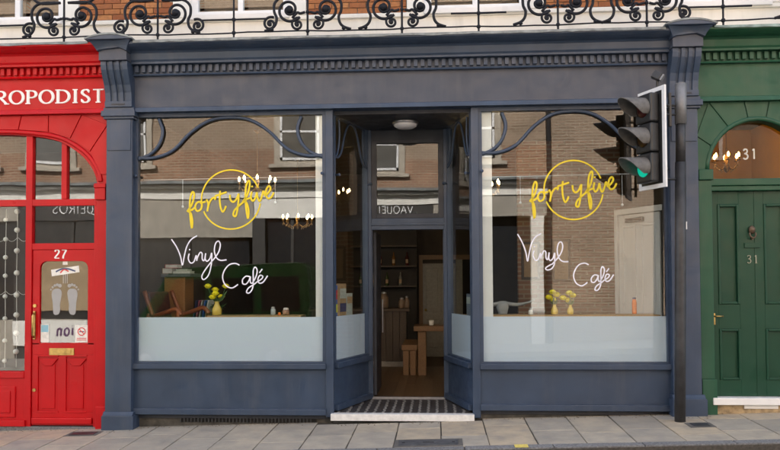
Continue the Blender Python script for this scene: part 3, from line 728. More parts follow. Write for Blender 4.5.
# decals on the door glass
DG = .0165
def foot(mirror, cx):
    sole = [(-.02, 0), (.035, .01), (.06, .06), (.058, .14), (.075, .22), (.085, .30), (.055, .345), (-.01, .35), (-.06, .33), (-.078, .27), (-.06, .17), (-.052, .07), (-.045, .02)]
    s = -1 if mirror else 1
    p = smooth_path(sole+[sole[0]], 4)[:-1]
    b = MB(); b.prism([(cx+s*q.x*.82, 1.31+q.y*.96) for q in p], DG, DG+.0008)
    for tx, tz, r in ((.055, .385, .024), (.012, .398, .018), (-.028, .388, .016), (-.062, .366, .014), (-.09, .336, .012)):
        b.lathe([(r, 0), (r, .0008)], (cx+s*tx*.82, DG, 1.30+tz), 12, 'y')
    b.build('footprint_decal', FROSTD, door)
foot(False, -4.49); foot(True, -4.275)
def quad(cx, cz, w_, h, a): 
    ca, sa = math.cos(R(a)), math.sin(R(a))
    return [(cx+x*ca-z*sa, cz+x*sa+z*ca) for x, z in ((-w_/2, -h/2), (w_/2, -h/2), (w_/2, h/2), (-w_/2, h/2))]
st = MB().prism(quad(-4.375, 1.875, .37, .085, 8), DG-.0006, DG+.0004).build('sticker', PAPER['white'], door)
MB().tube(smooth_path([(-4.50, DG-.0012, 1.865), (-4.42, DG-.0012, 1.90), (-4.33, DG-.0012, 1.90), (-4.24, DG-.0012, 1.87)]), .010, 6, .08).build('sticker_mark', PAPER['navy'], st)
MB().tube(smooth_path([(-4.44, DG-.0012, 1.85), (-4.39, DG-.0012, 1.895), (-4.33, DG-.0012, 1.868)]), .009, 6, .08).build('sticker_mark', PAPER['red'], st)
tl = MB(); 
for k in range(3): tl.box(-4.405+k*.026, -4.395+k*.026, DG, DG+.0008, 1.715, 1.835)
tl.build('stripe_decal', FROSTD, door)
MB().box(-4.41, -4.345, DG-.0006, DG+.0004, 1.955, 2.0).build('notice', PAPER['white'], door)
nb = MB().box(-4.695, -4.585, DG-.0006, DG+.0004, .96, 1.19).build('notice', PAPER['white'], door)
MB().box(-4.687, -4.593, DG-.0012, DG-.0007, 1.09, 1.18).build('notice_print', plain('pale_blue_print', (.25, .5, .62), .6), nb)
nn = MB().box(-4.235, -4.07, DG-.0006, DG+.0004, .96, 1.18).build('notice', PAPER['white'], door)
b = MB(); b.tube([(-4.1525+.048*math.cos(R(a)), DG-.0012, 1.095+.048*math.sin(R(a))) for a in range(0, 360, 18)], .006, 6, .08, True)
b.tube([(-4.186, DG-.0012, 1.129), (-4.119, DG-.0012, 1.061)], .006, 6, .08); b.build('notice_ring', PAPER['red'], nn)
MB().box(-4.185, -4.12, DG-.0012, DG-.0007, 1.088, 1.10).build('notice_print', PAPER['navy'], nn)
for zz in (.985, 1.005): MB().box(-4.215, -4.09, DG-.0012, DG-.0007, zz, zz+.009).build('notice_print', PAPER['red'], nn)
# bead garlands behind the red window
for gi, gx in enumerate((-4.935, -5.10, -5.255)):
    lab = ['white pompom garland hanging closest to the red door frame', 'white pompom garland hanging second from the red door frame', 'white pompom garland at the left edge of the picture behind the red window'][gi]
    t = thing('pompom_garland', lab, 'garland', (gx, .16, .62), 'white pompom garlands in the red shop window')
    MB().tube([(gx+.004*math.sin(k), .16, .62+k*.26) for k in range(9)], .004, 5).build('string', BEAD, t)
    for k in range(8):
        zz = .80+k*.265+.03*math.sin(gi*2.1+k)-(0.07 if gi % 2 == 0 else 0)
        MB().ball((0, 0, 0), .036 if gi % 2 else .030, 10).build('pompom', BEAD, t, smooth=True).location = (gx, .155, zz)
    # the drooping cross thread to the next garland
    for zz in (1.62, 2.32): MB().tube([(gx-.155*k/6, .165, zz-.05*math.sin(math.pi*k/6)) for k in range(7)], .0025, 5).build('cross_thread', BEAD, t)

# ------------------------------------------------------------------ green doorway (right)
grn = thing('green_doorway', 'green painted arched doorway surround beside the grey-blue shopfront', 'doorway', (4.3, 0, .1))
GX0, GX1 = XR+.165, 8.6
entablature(grn, GREEN, GREEN, VERD, GX0, GX1)
gc, gr_, gz = 4.30, .575, 3.045                       # fanlight centre, radius, springing
oarc = [(gc+(gr_+.0)*math.cos(R(a)), gz+(gr_+.03)*math.sin(R(a))) for a in range(0, 181, 9)]
MB().prism([(gc+gr_, .2), (gc+gr_, gz)]+oarc[1:-1]+[(gc-gr_, gz), (gc-gr_, .2), (GX0-.02, .2), (GX0-.02, 3.888), (GX1, 3.888), (GX1, .2)], -.04, .10).build('wall_panel', GREEN, grn, .003)
MB().box(GX0-.02, gc-gr_, -.035, .12, zg(GX0)-.2, .199).build('wall_foot', STONE, grn); MB().box(gc+gr_, GX1, -.035, .12, zg(4)-.2, .199).build('wall_foot', STONE, grn)
ang = [0, 28, 56, 80, 100, 124, 152, 180]
inn = [(gc+(gr_+.055)*math.cos(R(a)), gz+(gr_+.085)*math.sin(R(a))) for a in ang]
outp = []
for a in ang:
    c_, s_ = math.cos(R(a)), math.sin(R(a)); k = min(.80/max(abs(c_), .001), .842/max(s_, .001)) ; k = min(k, 1.12)
    x = gc+k*c_; z = gz+k*s_
    outp.append((max(GX0+.01, x), min(z, 3.885)))
vouss(grn, GREEN, inn, outp, -.056, -.038)
tb = MB(); tb.tube([(x+.026*math.cos(R(a)), -.045, z+.03*math.sin(R(a))) for (x, z), a in zip(oarc, range(0, 181, 9))], .030, 8, .7); tb.build('arch_moulding', GREEN, grn, smooth=True)
for s in (-1, 1):
    xo = gc+s*gr_
    a0, a1 = sorted((xo-s*.02, xo+s*.14)); a0 = max(a0, GX0+.004)
    MB().box(a0, a1, -.075, .02, .52, 2.93).build('door_pilaster', GREEN, grn, .006)
    MB().box(a0-(.0 if s < 0 else .012), a1+.012, -.105, .02, 2.932, 3.06).build('pilaster_capital', GREEN, grn, .008)
    MB().box(a0-(.0 if s < 0 else .012), a1+.016, -.10, .02, .05, .52).build('pilaster_base', GREEN, grn, .008)
MB().box(gc-gr_+.01, gc+gr_-.01, -.055, .07, 2.80, 2.86).build('transom_lower', GREEN, grn, .008)
MB().box(gc-gr_+.01, gc+gr_-.01, -.075, .07, 2.862, 2.945).build('transom', GREEN, grn, .008)
garc = [(gc+(gr_-.0)*math.cos(R(a)), 2.95+(gr_+.125)*math.sin(R(a))) for a in range(0, 181, 9)]
fan = MB().prism(garc, .062, .068).build('fanlight_pane', GLASSF, grn)
text('31', gc-.135, 3.20, .125, .058, plain('gilt_number', (.62, .60, .50), .45), grn, .0095, False, 'fanlight_number', 1.0, .30, dep=.003)
MB().box(gc-gr_-.02, gc+gr_+.1, -.12, .12, .215, .30).build('door_step', WHITE, grn, .008)
MB().box(gc-gr_-.01, gc+gr_+.05, -.06, .12, zg(4)-.15, .213).build('step_riser', SOIL, grn, .01)
MB().box(gc-.22, gc+.18, -.075, -.055, .165, .213).build('worn_patch', WHITE, grn, .006)
for x0 in (5.3, 6.4, 7.5):
    MB().box(x0, x0+.85, -.052, -.035, .5, 2.5).build('raised_panel', GREEN, grn, .01)
gd = thing('house_door', 'dark green panelled door numbered 31 under the arched fanlight', 'door', (gc, .05, .30))
dX0, dX1, Y0, Y1 = gc-gr_+.012, gc+gr_-.012, .02, .065
mid = gc-.02
for a, b_ in ((dX0, 3.835), (4.09, 4.385), (4.64, dX1)): MB().box(a, b_, Y0, Y1, .302, 2.798).build('stile', GREEND, gd, .003)
for a, b_, z0, z1 in [(x0, x1, z0, z1) for x0, x1 in ((3.835, 4.09), (4.385, 4.64)) for z0, z1 in ((.302, .50), (1.12, 1.42), (2.64, 2.798))]:
    MB().box(a, b_, Y0+.001, Y1, z0, z1).build('rail', GREEND, gd, .003)
for x0, x1 in ((3.835, 4.09), (4.385, 4.64)):
    for z0, z1 in ((.50, 1.12), (1.42, 2.64)):
        MB().box(x0, x1, Y0+.03, Y1, z0, z1).build('panel', GREEND, gd)
        f = MB()
        for a, b_, c, d in ((x0, x0+.03, z0, z1), (x1-.03, x1, z0, z1), (x0+.03, x1-.03, z0, z0+.03), (x0+.03, x1-.03, z1-.03, z1)): f.box(a, b_, Y0-.012, Y0+.032, c, d)
        f.build('bolection_moulding', GREEND, gd, .008)
MB().box(mid-.008, mid+.008, Y0-.006, Y0+.002, .31, 2.79).build('centre_bead', GREEND, gd, .003)
kn = thing('door_knocker', 'old bronze door knocker above the number 31 on the green door', 'knocker', (4.24, 0, 2.2))
KB = plain('old_bronze', (.11, .075, .05), .5, .5, .3, 30, .2)
MB().lathe([(.001, 0), (.03, -.006), (.042, -.012), (.036, -.03), (.001, -.038)], (4.238, Y0-.006, 2.325), 14, 'y', sy=1.25).build('rose', KB, kn, smooth=True)
MB().tube([(4.238+.036*math.cos(R(a)), Y0-.045+.01*math.sin(R(a)), 2.275+.05*math.sin(R(a))) for a in range(-200, 21, 20)], .010, 8).build('ring', KB, kn, smooth=True)
MB().lathe([(.016, -.04), (.016, -.006)], (4.238, Y0, 2.22), 10, 'y').build('strike_button', KB, kn)
MB().box(4.15, 4.33, Y0-.016, Y0-.005, 2.105, 2.165).build('letter_plate', GREEND, gd, .003)
text('31', 4.175, 1.92, .095, Y0-.009, plain('gilt_door_number', (.30, .30, .22), .5), gd, .0065, True, 'number', 1.0, .35, .5, dep=.003)
hd = MB().box(3.762, 3.79, Y0-.012, Y0+.004, 1.17, 1.31).build('handle_plate', BRASS, gd, .003)
MB().tube([(3.776, Y0-.01, 1.275), (3.776, Y0-.05, 1.275), (3.80, Y0-.055, 1.275), (3.87, Y0-.05, 1.275)], .009, 8).build('lever', BRASS, hd, smooth=True)

# ------------------------------------------------------------------ upper storey of the terrace
UY = .35
ter = thing('terrace_building', 'red brick upper storey with cream window surrounds above the three shopfronts', 'building', (0, .35, 4.7))
MB().box(-9.0, 8.6, UY+.02, UY+.35, 4.60, 5.235).build('stucco_band', CREAM, ter, .004)
MB().box(-9.0, 8.6, UY-.015, UY+.10, 5.18, 5.24).build('string_course', CREAM, ter, .01)
WC = [-8.35, -5.27, -2.19, .93, 4.0, 7.1]; GHW = .575
segs = []; px = -9.0
for wc in WC:
    segs.append((px, wc-.90)); px = wc+.90
segs.append((px, 8.6))
segs = [(a, b_) for a, b_ in segs if b_-a > .1]
for a, b_ in segs: MB().box(a, b_, UY+.022, UY+.35, 5.241, 9.4).build('pier_core', MORTAR, ter)
bme = MB().box(-.107, .107, 0, .03, -.0325, .0325).mesh('brick'); bme.materials.append(BRICK)
bmh = MB().box(-.0505, .0505, 0, .03, -.0325, .0325).mesh('brick'); bmh.materials.append(BRICK)
def lay(x0, x1, z0, rows):
    for r in range(rows):
        x = x0+(.0 if r % 2 == 0 else -.1125)
        z = z0+.0375+r*.075
        while x < x1-.02:
            a, b_ = max(x, x0), min(x+.225, x1)
            w_ = b_-a
            if w_ > .05:
                full = w_ > .2
                o = bpy.data.objects.new('brick', bme if full else bmh); COL.objects.link(o); o.parent = ter
                if not full: o.scale.x = (w_-.011)/.101
                o.location = ((a+b_)/2, UY+random.uniform(-.003, .003), z)
            x += .225
for a, b_ in segs:
    if b_ > -4.6 and a < 3.3: lay(a, b_, 5.243, 9)
    z0 = 5.243+9*.075 if (b_ > -4.6 and a < 3.3) else 5.243
    MB().box(a, b_, UY+.002, UY+.03, z0, 9.4).build('brickwork', BRICKW, ter)
for wc in WC:
    s0, s1 = wc-.90, wc+.90
    MB().box(s0+.005, wc-GHW-.10, UY-.02, UY+.3, 5.241, 7.6).build('window_surround', CREAM, ter, .008)
    MB().box(wc+GHW+.10, s1-.005, UY-.02, UY+.3, 5.241, 7.6).build('window_surround', CREAM, ter, .008)
    MB().box(s0+.005, s1-.005, UY-.02, UY+.3, 7.602, 9.4).build('window_head', CREAM, ter, .008)
    W_ = MB().box(wc-GHW-.098, wc+GHW+.098, UY-.05, UY+.3, 5.20, 5.275).build('window_sill', WHITE, ter, .008)
    f = MB()
    for a, b_ in ((wc-GHW-.098, wc-GHW), (wc-.035, wc+.035), (wc+GHW, wc+GHW+.098)): f.box(a, b_, UY+.06, UY+.14, 5.276, 7.6)
    f.box(wc-GHW, wc-.035, UY+.061, UY+.139, 5.276, 5.345); f.box(wc+.035, wc+GHW, UY+.061, UY+.139, 5.276, 5.345)
    f.box(wc-GHW, wc-.035, UY+.061, UY+.139, 6.4, 6.45); f.box(wc+.035, wc+GHW, UY+.061, UY+.139, 6.4, 6.45)
    f.build('sash_frame', WHITE, ter, .004)
    for a, b_ in ((wc-GHW, wc-.035), (wc+.035, wc+GHW)):
        MB().box(a-.004, b_+.004, UY+.098, UY+.104, 5.34, 7.6).build('sash_pane', GLASS, ter)
        MB().box(a, b_, UY+.33, UY+.36, 5.28, 7.6).build('window_blind', plain('brown_blind%.1f' % a, (.17, .12, .085), .9), ter)
MB().box(-9.0, 8.6, UY-.05, 11, 9.402, 9.6).build('roof', LEAD, ter)
MB().box(-9.0, 8.6, 10.7, 11, -.5, 9.4).build('rear_wall', BRICKW, ter)
for x in (-9.0, 8.3): MB().box(x, x+.3, .72, 10.7, -.6, 9.4).build('gable_wall', BRICKW, ter)
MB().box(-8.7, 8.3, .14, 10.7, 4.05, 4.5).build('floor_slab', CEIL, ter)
# party walls and room linings
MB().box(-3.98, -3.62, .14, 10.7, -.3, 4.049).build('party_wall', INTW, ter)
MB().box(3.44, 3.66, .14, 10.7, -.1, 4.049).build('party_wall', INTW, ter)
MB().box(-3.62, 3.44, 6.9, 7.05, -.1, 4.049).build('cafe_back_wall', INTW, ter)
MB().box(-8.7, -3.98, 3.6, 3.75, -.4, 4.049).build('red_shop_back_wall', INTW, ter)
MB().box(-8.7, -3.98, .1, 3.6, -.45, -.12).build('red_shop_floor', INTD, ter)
MB().box(3.66, 5.3, 2.6, 2.75, 0, 4.049).build('hall_back_wall', plain('ochre_hall_wall', (.62, .37, .085), .8, 0, .1, 3, 0), ter)
MB().box(5.3, 5.45, .14, 2.75, 0, 4.049).build('hall_side_wall', plain('ochre_hall_side', (.62, .37, .085), .8, 0, .1, 3, 0), ter)
MB().box(3.66, 5.3, .14, 2.6, .1, .29).build('hall_floor', INTD, ter)
fl = tag(MB().prism([(-3.62, .12), (-1.06, .12), (-.66, 1.2), (.66, 1.2), (1.02, .12), (3.44, .12), (3.44, 6.9), (-3.62, 6.9)], -.1, .088, 'z').build('cafe_floor', DKWOOD), kind='structure')
for k in range(50):
    x = -3.6+k*.1405
    ys, s = .25 if abs(x+.07) > 1.12 else 1.21, 0
    for y0, y1 in ((ys, 2.6+.7*((k*37) % 5)/5), (2.6+.7*((k*37) % 5)/5, 5.0)):
        MB().box(-.0692, .0692, -(y1-y0)/2+.002, (y1-y0)/2-.002, 0, .0115).build('floorboard', FLOORW, fl).location = (x+.07, (y0+y1)/2, .0885)

# ------------------------------------------------------------------ balcony railing
bal = thing('balcony_railing', 'black wrought iron balcony railing with scrolls above the shopfronts', 'railing', (0, -.33, 4.74))
BY = -.33
def spiral(cx, cz, r0, turns, a0, dirn, n=40, r1=.02):
    return [(cx+(r0+(r1-r0)*(i/n)**.8)*math.cos(R(a0+dirn*360*turns*i/n)), BY, cz+(r0+(r1-r0)*(i/n)**.8)*math.sin(R(a0+dirn*360*turns*i/n))) for i in range(n+1)]
posts_o = [-4.24-3.06, -3.04-3.06, -4.24, -3.04, -1.16, .0, 1.88, 2.93, 4.95, 6.0]; posts_m = [-5.15, -2.08, .93, 3.82, 6.9]
ZB, ZT = 4.80, 5.66
MB().tube([(x, BY, ZB+.006*math.sin(x*3.1)+.004*math.sin(x*9)) for x in [-8.9+.25*i for i in range(70)]], .0095, 6).build('bottom_rail', IRON, bal, smooth=True)
MB().box(-8.9, 8.5, BY-.022, BY+.022, ZT, ZT+.022).build('top_rail', IRON, bal, .004)
MB().box(-8.9, 8.5, BY-.012, BY+.012, ZT-.10, ZT-.085).build('upper_rail', IRON, bal)
orn = []
def ornament(px):
    P = MB().tube([(px, BY, 4.735), (px, BY, ZT)], .0135, 8).build('post', IRON, bal)
    for zz in (4.80, 5.035, 5.40): MB().ball((px, BY, zz), .026, 8).build('collar', IRON, P, smooth=True)
    for s in (-1, 1):
        for flip, zo in ((1, 0), (-1, 2*5.235)):
            Z = lambda z: z if flip == 1 else zo-z
            def bar(pts, nm, r=.013):
                MB().tube([(px+s*x, BY+.0, Z(z)) for x, _, z in pts], r, 7).build(nm, IRON, P, smooth=True)
            bar(spiral(.125, 4.885, .085, 1.6, 95, -1, 44, .012), 'small_scroll', .0155)
            MB().ball((px+s*.125, BY, Z(4.885)), .022, 8).build('scroll_eye', IRON, P, smooth=True)
            bar(spiral(.230, 5.07, .165, 1.55, 215, 1, 52, .03), 'large_scroll', .0175)
            MB().ball((px+s*.225, BY, Z(5.07)), .05, 8).build('scroll_eye', IRON, P, smooth=True)
            bar([(p.x, 0, p.z) for p in smooth_path([(.03, 0, 5.035), (.09, 0, 5.02), (.13, 0, 5.03), (.19, 0, 4.965)], 5)], 'tendril', .017)
            bar([(p.x, 0, p.z) for p in smooth_path([(.05, 0, 5.235), (.30, 0, 5.235), (.405, 0, 5.16), (.415, 0, 5.05), (.385, 0, 4.97), (.40, 0, 4.89), (.45, 0, 4.84), (.535, 0, 4.81)], 6)], 'leg_scroll', .0175)
            MB().ball((px+s*.445, BY, Z(4.825)), .026, 8, .8).build('leaf_foot', IRON, P, smooth=True)
for px in posts_o: ornament(px)
for px, dx in ((-3.04, -.48),):
    P = MB().tube([(px+dx+x-.23, BY, z) for x, _, z in spiral(.23, 4.90, .092, 1.7, 60, 1, 44, .012)], .0165, 7).build('pier_scroll', IRON, bal, smooth=True)
for px in posts_m:
    P = MB().tube([(px, BY, 4.735), (px, BY, ZT)], .0125, 8).build('post', IRON, bal)
    for zz in (4.80, 4.965): MB().ball((px, BY, zz), .027, 8).build('collar', IRON, P, smooth=True)
    full = px < -1 or px > 3
    for s in (-1, 1):
        if full and not (px > 3 and s > 0):
            pts = spiral(.455, 4.90, .092, 1.7, 60, 1, 44, .012)
            MB().tube([(px+s*x, BY, z) for x, _, z in pts], .0165, 7).build('end_scroll', IRON, P, smooth=True)
            MB().ball((px+s*.455, BY, 4.90), .022, 8).build('scroll_eye', IRON, P, smooth=True)
            MB().tube([(px, BY, 4.965), (px+s*.40, BY, 4.966)], .0115, 7).build('cross_bar', IRON, P)
        else:
            MB().tube([(px, BY, 4.965), (px+s*.335, BY, 4.968)], .0125, 7).build('cross_bar', IRON, P)

# ------------------------------------------------------------------ traffic light
PX, PYY = 3.215, -.42
tlp = thing('traffic_light', 'traffic light showing green on a dark pole before the right window', 'traffic light', (PX, PYY, zg(PX, PYY)))
zt0 = zg(PX, PYY)
top = Vector((3.285, PYY, 4.02))
def along(z): t = (z-zt0)/(4.02-zt0); return Vector((PX+(3.285-PX)*t, PYY, z))
MB().tube([along(zt0-.05), along(1), along(2), along(3.10)], .062, 16).build('pole', POLED, tlp, smooth=True)
MB().tube([along(3.10), along(3.6)], .056, 16).build('upper_pole', POLED, tlp, smooth=True)
MB().tube([along(3.55), along(4.02)], .066, 16).build('pole_sleeve', POLEG, tlp, smooth=True)
MB().lathe([(.066, 0), (.06, .012), (.03, .02), (.001, .022)], top, 16).build('pole_cap', POLEG, tlp, smooth=True)
MB().tube([along(2.35)+Vector((.062, -.01, -.04)), along(2.35)+Vector((.062, -.01, .05))], .012, 6).build('white_marker', SIGNW, tlp)
# signal head, facing the traffic that comes from the left
TH = R(22)
HC = Vector((2.905, -.55, 3.355))
nrm = Vector((-math.cos(TH), -math.sin(TH), 0)); side = Vector((math.sin(TH), -math.cos(TH), 0))   # side: towards the camera
MH = Matrix((side, nrm, Vector((0, 0, 1)))).transposed().to_4x4(); MH.translation = HC     # local x = side, y = out of the face, z = up
def hb(): return MB(MH)
BW, BHh = .235, .575
hb().box(-BW, BW, -.012, .0, -BHh, BHh).build('backing_board', BLACKP, tlp, .003)
bf = hb(); t_ = .042
bf.box(-BW-.006, BW+.006, -.018, .006, BHh-t_, BHh+.006); bf.box(-BW-.006, BW+.006, -.018, .006, -BHh-.006, -BHh+t_)
bf.box(-BW-.006, -BW+t_, -.018, .006, -BHh+t_, BHh-t_); bf.box(BW-t_, BW+.006, -.018, .006, -BHh+t_, BHh-t_)
bf.build('white_border', SIGNW, tlp)
LR = plain('red_lens_unlit', (.035, .003, .003), .3, 0, .1, 10, 0); LA = plain('amber_lens_unlit', (.035, .016, .003), .3, 0, .1, 10, 0)
LG = emit('green_lens_lit', (.0, .34, .22), .22)
for zz, lens, nm in ((.345, LR, 'red'), (0, LA, 'amber'), (-.345, LG, 'green')):
    B = hb().box(-.145, .145, .006, .12, zz-.168, zz+.168).build('signal_housing', BLACKP, tlp, .02)
    hb().lathe([(.105, .118), (.10, .13), (.06, .146), (.001, .152)], (0, 0, zz), 24, 'y').build('lens', lens, B, smooth=True)
    # visor: open-bottomed tube cut back underneath
    vs = []; fs = []; n = 28
    for ri, rr in ((0, .128), (1, .118)):
        for k in range(n+1):
            a = R(-35+250*k/n)
            ln = .06+.255*max(0, (math.sin(a)+.62)/1.62)**.75
            vs.append((rr*math.cos(a), .117, zz+rr*math.sin(a))); vs.append((rr*.97*math.cos(a), .117+ln, zz-.0+rr*.97*math.sin(a)-.04*ln))
    m_ = 2*(n+1)
    for k in range(n):
        fs.append((2*k, 2*k+1, 2*k+3, 2*k+2)); fs.append((m_+2*k, m_+2*k+2, m_+2*k+3, m_+2*k+1))
        fs.append((2*k+1, m_+2*k+1, m_+2*k+3, 2*k+3))
    fs += [(0, m_, m_+1, 1), (2*n, 2*n+1, m_+2*n+1, m_+2*n)]
    hb().add(vs, fs).build('visor', HOODG, B, smooth=False)
# brackets to the pole
for zz in (3.77, 3.66, 2.90):
    p = along(zz)
    MB().tube([HC+Vector((.02, .06, zz-3.355)), Vector((p.x, p.y, zz))], .014, 8).build('bracket_arm', BLACKP, tlp)
MB().box(3.135, 3.165, PYY-.04, PYY+.01, 3.52, 3.92).build('bracket_plate', BLACKP, tlp, .004)
MB().box(2.975, 3.045, PYY-.06, PYY+.01, 3.62, 3.80).build('junction_box', BLACKP, tlp, .008)
MB().tube([(2.995, -.50, 2.80), (2.995, -.50, 4.04)], .018, 8).build('bracket_rail', BLACKP, tlp)
for zz in (3.02, 3.22): MB().lathe([(.024, -.03), (.024, .03)], (3.03, -.50, zz), 10, 'x').build('bracket_bolt', BLACKP, tlp)
dt = MB(Matrix.Translation((2.985, -.52, 4.10)) @ Matrix.Rotation(R(35), 4, 'Y') @ Matrix.Rotation(R(-25), 4, 'Z')).box(-.055, .05, -.035, .035, -.045, .045).build('detector', BLACKP, tlp, .01)
MB(Matrix.Translation((2.985, -.52, 4.10)) @ Matrix.Rotation(R(35), 4, 'Y') @ Matrix.Rotation(R(-25), 4, 'Z')).box(.052, .075, -.03, .03, -.04, .04).build('detector_back', POLEG, dt, .004)
MB().tube([(2.995, -.50, 4.03), (2.99, -.51, 4.075)], .012, 8).build('detector_stalk', BLACKP, dt)

# ------------------------------------------------------------------ café interior
def chandelier(label, c, ztop, R_=.27, nb=8, k=1.0, group='lit chandeliers with warm bulbs'):
    t = thing('chandelier', label, 'chandelier', (c[0], c[1], c[2]), group)
    cx, cy, cz = c
    MB().tube([(cx, cy, cz+.05), (cx, cy, ztop)], .006, 6).build('chain', CHBRASS, t)
    MB().lathe([(.001, -.16), (.03, -.14), (.05, -.08), (.02, -.02), (.035, .05), (.015, .12), (.012, .2)], c, 14).build('stem', CHBRASS, t, smooth=True)
    MB().lathe([(.04, 0), (.06, -.01), (.012, -.05)], (cx, cy, ztop), 12).build('ceiling_rose', CHBRASS, t, smooth=True)
    for i in range(nb):
        a = 2*math.pi*(i+.3)/nb; ux, uy = math.cos(a), math.sin(a)
        arm = MB().tube([(p.x, p.y, p.z) for p in smooth_path([(cx+ux*.03, cy+uy*.03, cz-.06), (cx+ux*R_*.5, cy+uy*R_*.5, cz-.12), (cx+ux*R_*.9, cy+uy*R_*.9, cz-.06), (cx+ux*R_, cy+uy*R_, cz)], 4)], .008, 6).build('arm', CHBRASS, t, smooth=True)
        MB().lathe([(.03, 0), (.035, .008), (.012, .012), (.011, .05)], (cx+ux*R_, cy+uy*R_, cz), 10).build('candle_cup', CHBRASS, arm)
        MB().lathe([(.008, .05), (.017, .07), (.017, .09), (.003, .12)], (cx+ux*R_, cy+uy*R_, cz), 10).build('bulb', BULB, arm, smooth=True)
        d = MB()
        for j in range(4):
            rr = R_*(1-.2*j); d.lathe([(.001, -.045), (.011, -.02), (.001, 0)], (cx+ux*rr, cy+uy*rr, cz-.04-.025*j), 5)
        d.build('crystal_drops', CRYST, arm)
chandelier('lit chandelier nearest the glass behind the yellow circle of the left window', (-2.32, 1.9, 3.20), 4.04, .27)
chandelier('smaller-looking lit chandelier deeper in the room right of the left window words', (-2.20, 4.6, 2.86), 4.04, .27)
chandelier('lit chandelier beside the white post at the edge of the right window', (1.16, 2.3, 3.16), 4.04, .22)
chandelier('lit chandelier seen through the fanlight above the green door', (4.53, 1.55, 3.40), 4.04, .17, 6)
chandelier('lit lamp cluster high behind the arched red window', (-4.85, 2.2, 3.62), 4.04, .12, 3)

# hanging picture wires inside the panes
def wire(label, drops, z, xa, xb):
    t = thing('picture_wire', label, 'wire', (xa, .12, z), 'thin wires behind the panes')
    MB().tube([(xa, .12, z), (xb, .12, z+.02)], .0035, 5).build('line', SIGNW, t)
    for x, z1 in drops:
        MB().tube([(x, .12, z), (x, .12, z1)], .003, 5).build('drop', SIGNW, t); MB().ball((x, .12, z1), .016, 8).build('weight', SIGNW, t, smooth=True)
wire('thin white wire with two hanging drops behind the left pane', [(-2.87, 2.70), (-1.66, 2.74)], 3.05, -3.38, -1.02)
wire('thin white wire with two hanging drops behind the right pane', [(1.46, 2.70), (2.72, 2.66)], 3.03, .98, 3.20)

def jitter(): return random.uniform(-.005, .005)
# window counters
def counter(label, x0, x1, y0=.17, y1=.56):
    t = thing('window_counter', label, 'counter', ((x0+x1)/2, .36, .1))
    MB().box(x0, x1, y0, y1, 1.245, 1.285).build('top', PINE, t, .004)
    for x in (x0+.06, x1-.12): MB().box(x, x+.06, y0+.12, y0+.18, .1, 1.245).build('leg', PINE, t, .003)
    MB().box(x0+.06, x1-.06, y0+.13, y0+.17, 1.18, 1.244).build('apron', PINE, t)
counter('narrow pine window counter behind the frosted film of the left window', -2.56, -1.34)
counter('long pine window counter behind the frosted film of the right window', 1.10, 3.18)
CT = 1.286
def vase(label, x, y, k=1.0, n=5, spread=.09):
    t = thing('flower_vase', label, 'vase', (x, y, CT), 'yellow flowers in small vases on the window counters')
    MB().lathe([(.034*k, 0), (.046*k, .01), (.046*k, .06*k), (.026*k, .10*k), (.020*k, .125*k), (.026*k, .135*k)], (x, y, CT), 16).build('vase', VASEY, t, smooth=True)
    for i in range(n):
        a = i*2.4+x; hx, hy = x+spread*math.cos(a)*(.5+.5*(i % 2)), y+spread*.6*math.sin(a); hz = CT+.135*k+.05+.035*((i*7) % 4)*k
        st_ = MB().tube([(x, y, CT+.1*k), ((x+hx)/2, (y+hy)/2, CT+.16*k), (hx, hy, hz)], .004, 5).build('stem', LEAF, t)
        b = MB()
        for j in range(12):
            aa = j*math.pi/6; tl_ = .012 if j % 2 else .004
            cx_, cy_ = hx+.032*math.cos(aa), hy+.032*math.sin(aa)*.8
            b.add([(hx, hy, hz), (hx+.044*math.cos(aa-.26), hy+.044*math.sin(aa-.26), hz+tl_), (hx+.062*math.cos(aa), hy+.062*math.sin(aa), hz+tl_+.006), (hx+.044*math.cos(aa+.26), hy+.044*math.sin(aa+.26), hz+tl_+.003), (hx, hy, hz-.012)],
                  [(0, 1, 2, 3), (4, 3, 2, 1), (0, 3, 4), (0, 4, 1)])
        b.ball((hx, hy, hz+.010), .044, 8, .75)
        b.build('flower', PETAL, st_)
        MB().add([(x, y, CT+.11*k), ((x+hx)/2+.02, (y+hy)/2, CT+.15*k), (hx+.02, hy, hz-.05), ((x+hx)/2-.02, (y+hy)/2+.01, CT+.17*k)], [(0, 1, 2, 3)]).build('leaf', LEAF, st_)
vase('tall yellow vase of yellow flowers in the left window', -2.48, .33, 1.35, 6, .12)
vase('small yellow vase of flowers in the right window, nearer the white post', 1.90, .33, .95, 4, .07)
vase('small yellow vase of flowers in the right window, nearer the traffic light', 2.10, .33, .9, 4, .09)
def jar(label, x, y, r, h, mat, cap):
    t = thing('jar', label, 'jar', (x, y, CT), 'small jars on the window counters')
    MB().lathe([(r*.8, 0), (r, .008), (r, h*.8), (r*.7, h), ], (x, y, CT), 14).build('body', mat, t, smooth=True)
    MB().lathe([(r*.75, h), (r*.75, h+.02), (r*.3, h+.026)], (x, y, CT), 14).build('lid', cap, t)
GJ = plain('pale_glass_jar', (.42, .47, .47), .15, 0, .1, 20, 0)
jar('pale glass jar towards the right end of the left window counter', -1.74, .36, .034, .085, GJ, STEEL)
jar('squat brown and white sugar jar at the right end of the left counter', -1.57, .36, .046, .07, plain('brown_white_jar', (.35, .20, .13), .3, 0, .6, 60, 0), PAPER['white'])
jar('little orange pot between the two jars on the left counter', -1.645, .30, .025, .012, PAPER['orange'], PAPER['orange'])
jar('small white shaker on the right counter by the flowers', 1.60, .34, .03, .06, PAPER['white'], STEEL)
jar('orange bottle standing on the right counter before the white door', 2.92, .40, .03, .19, PAPER['orange'], PAPER['navy'])

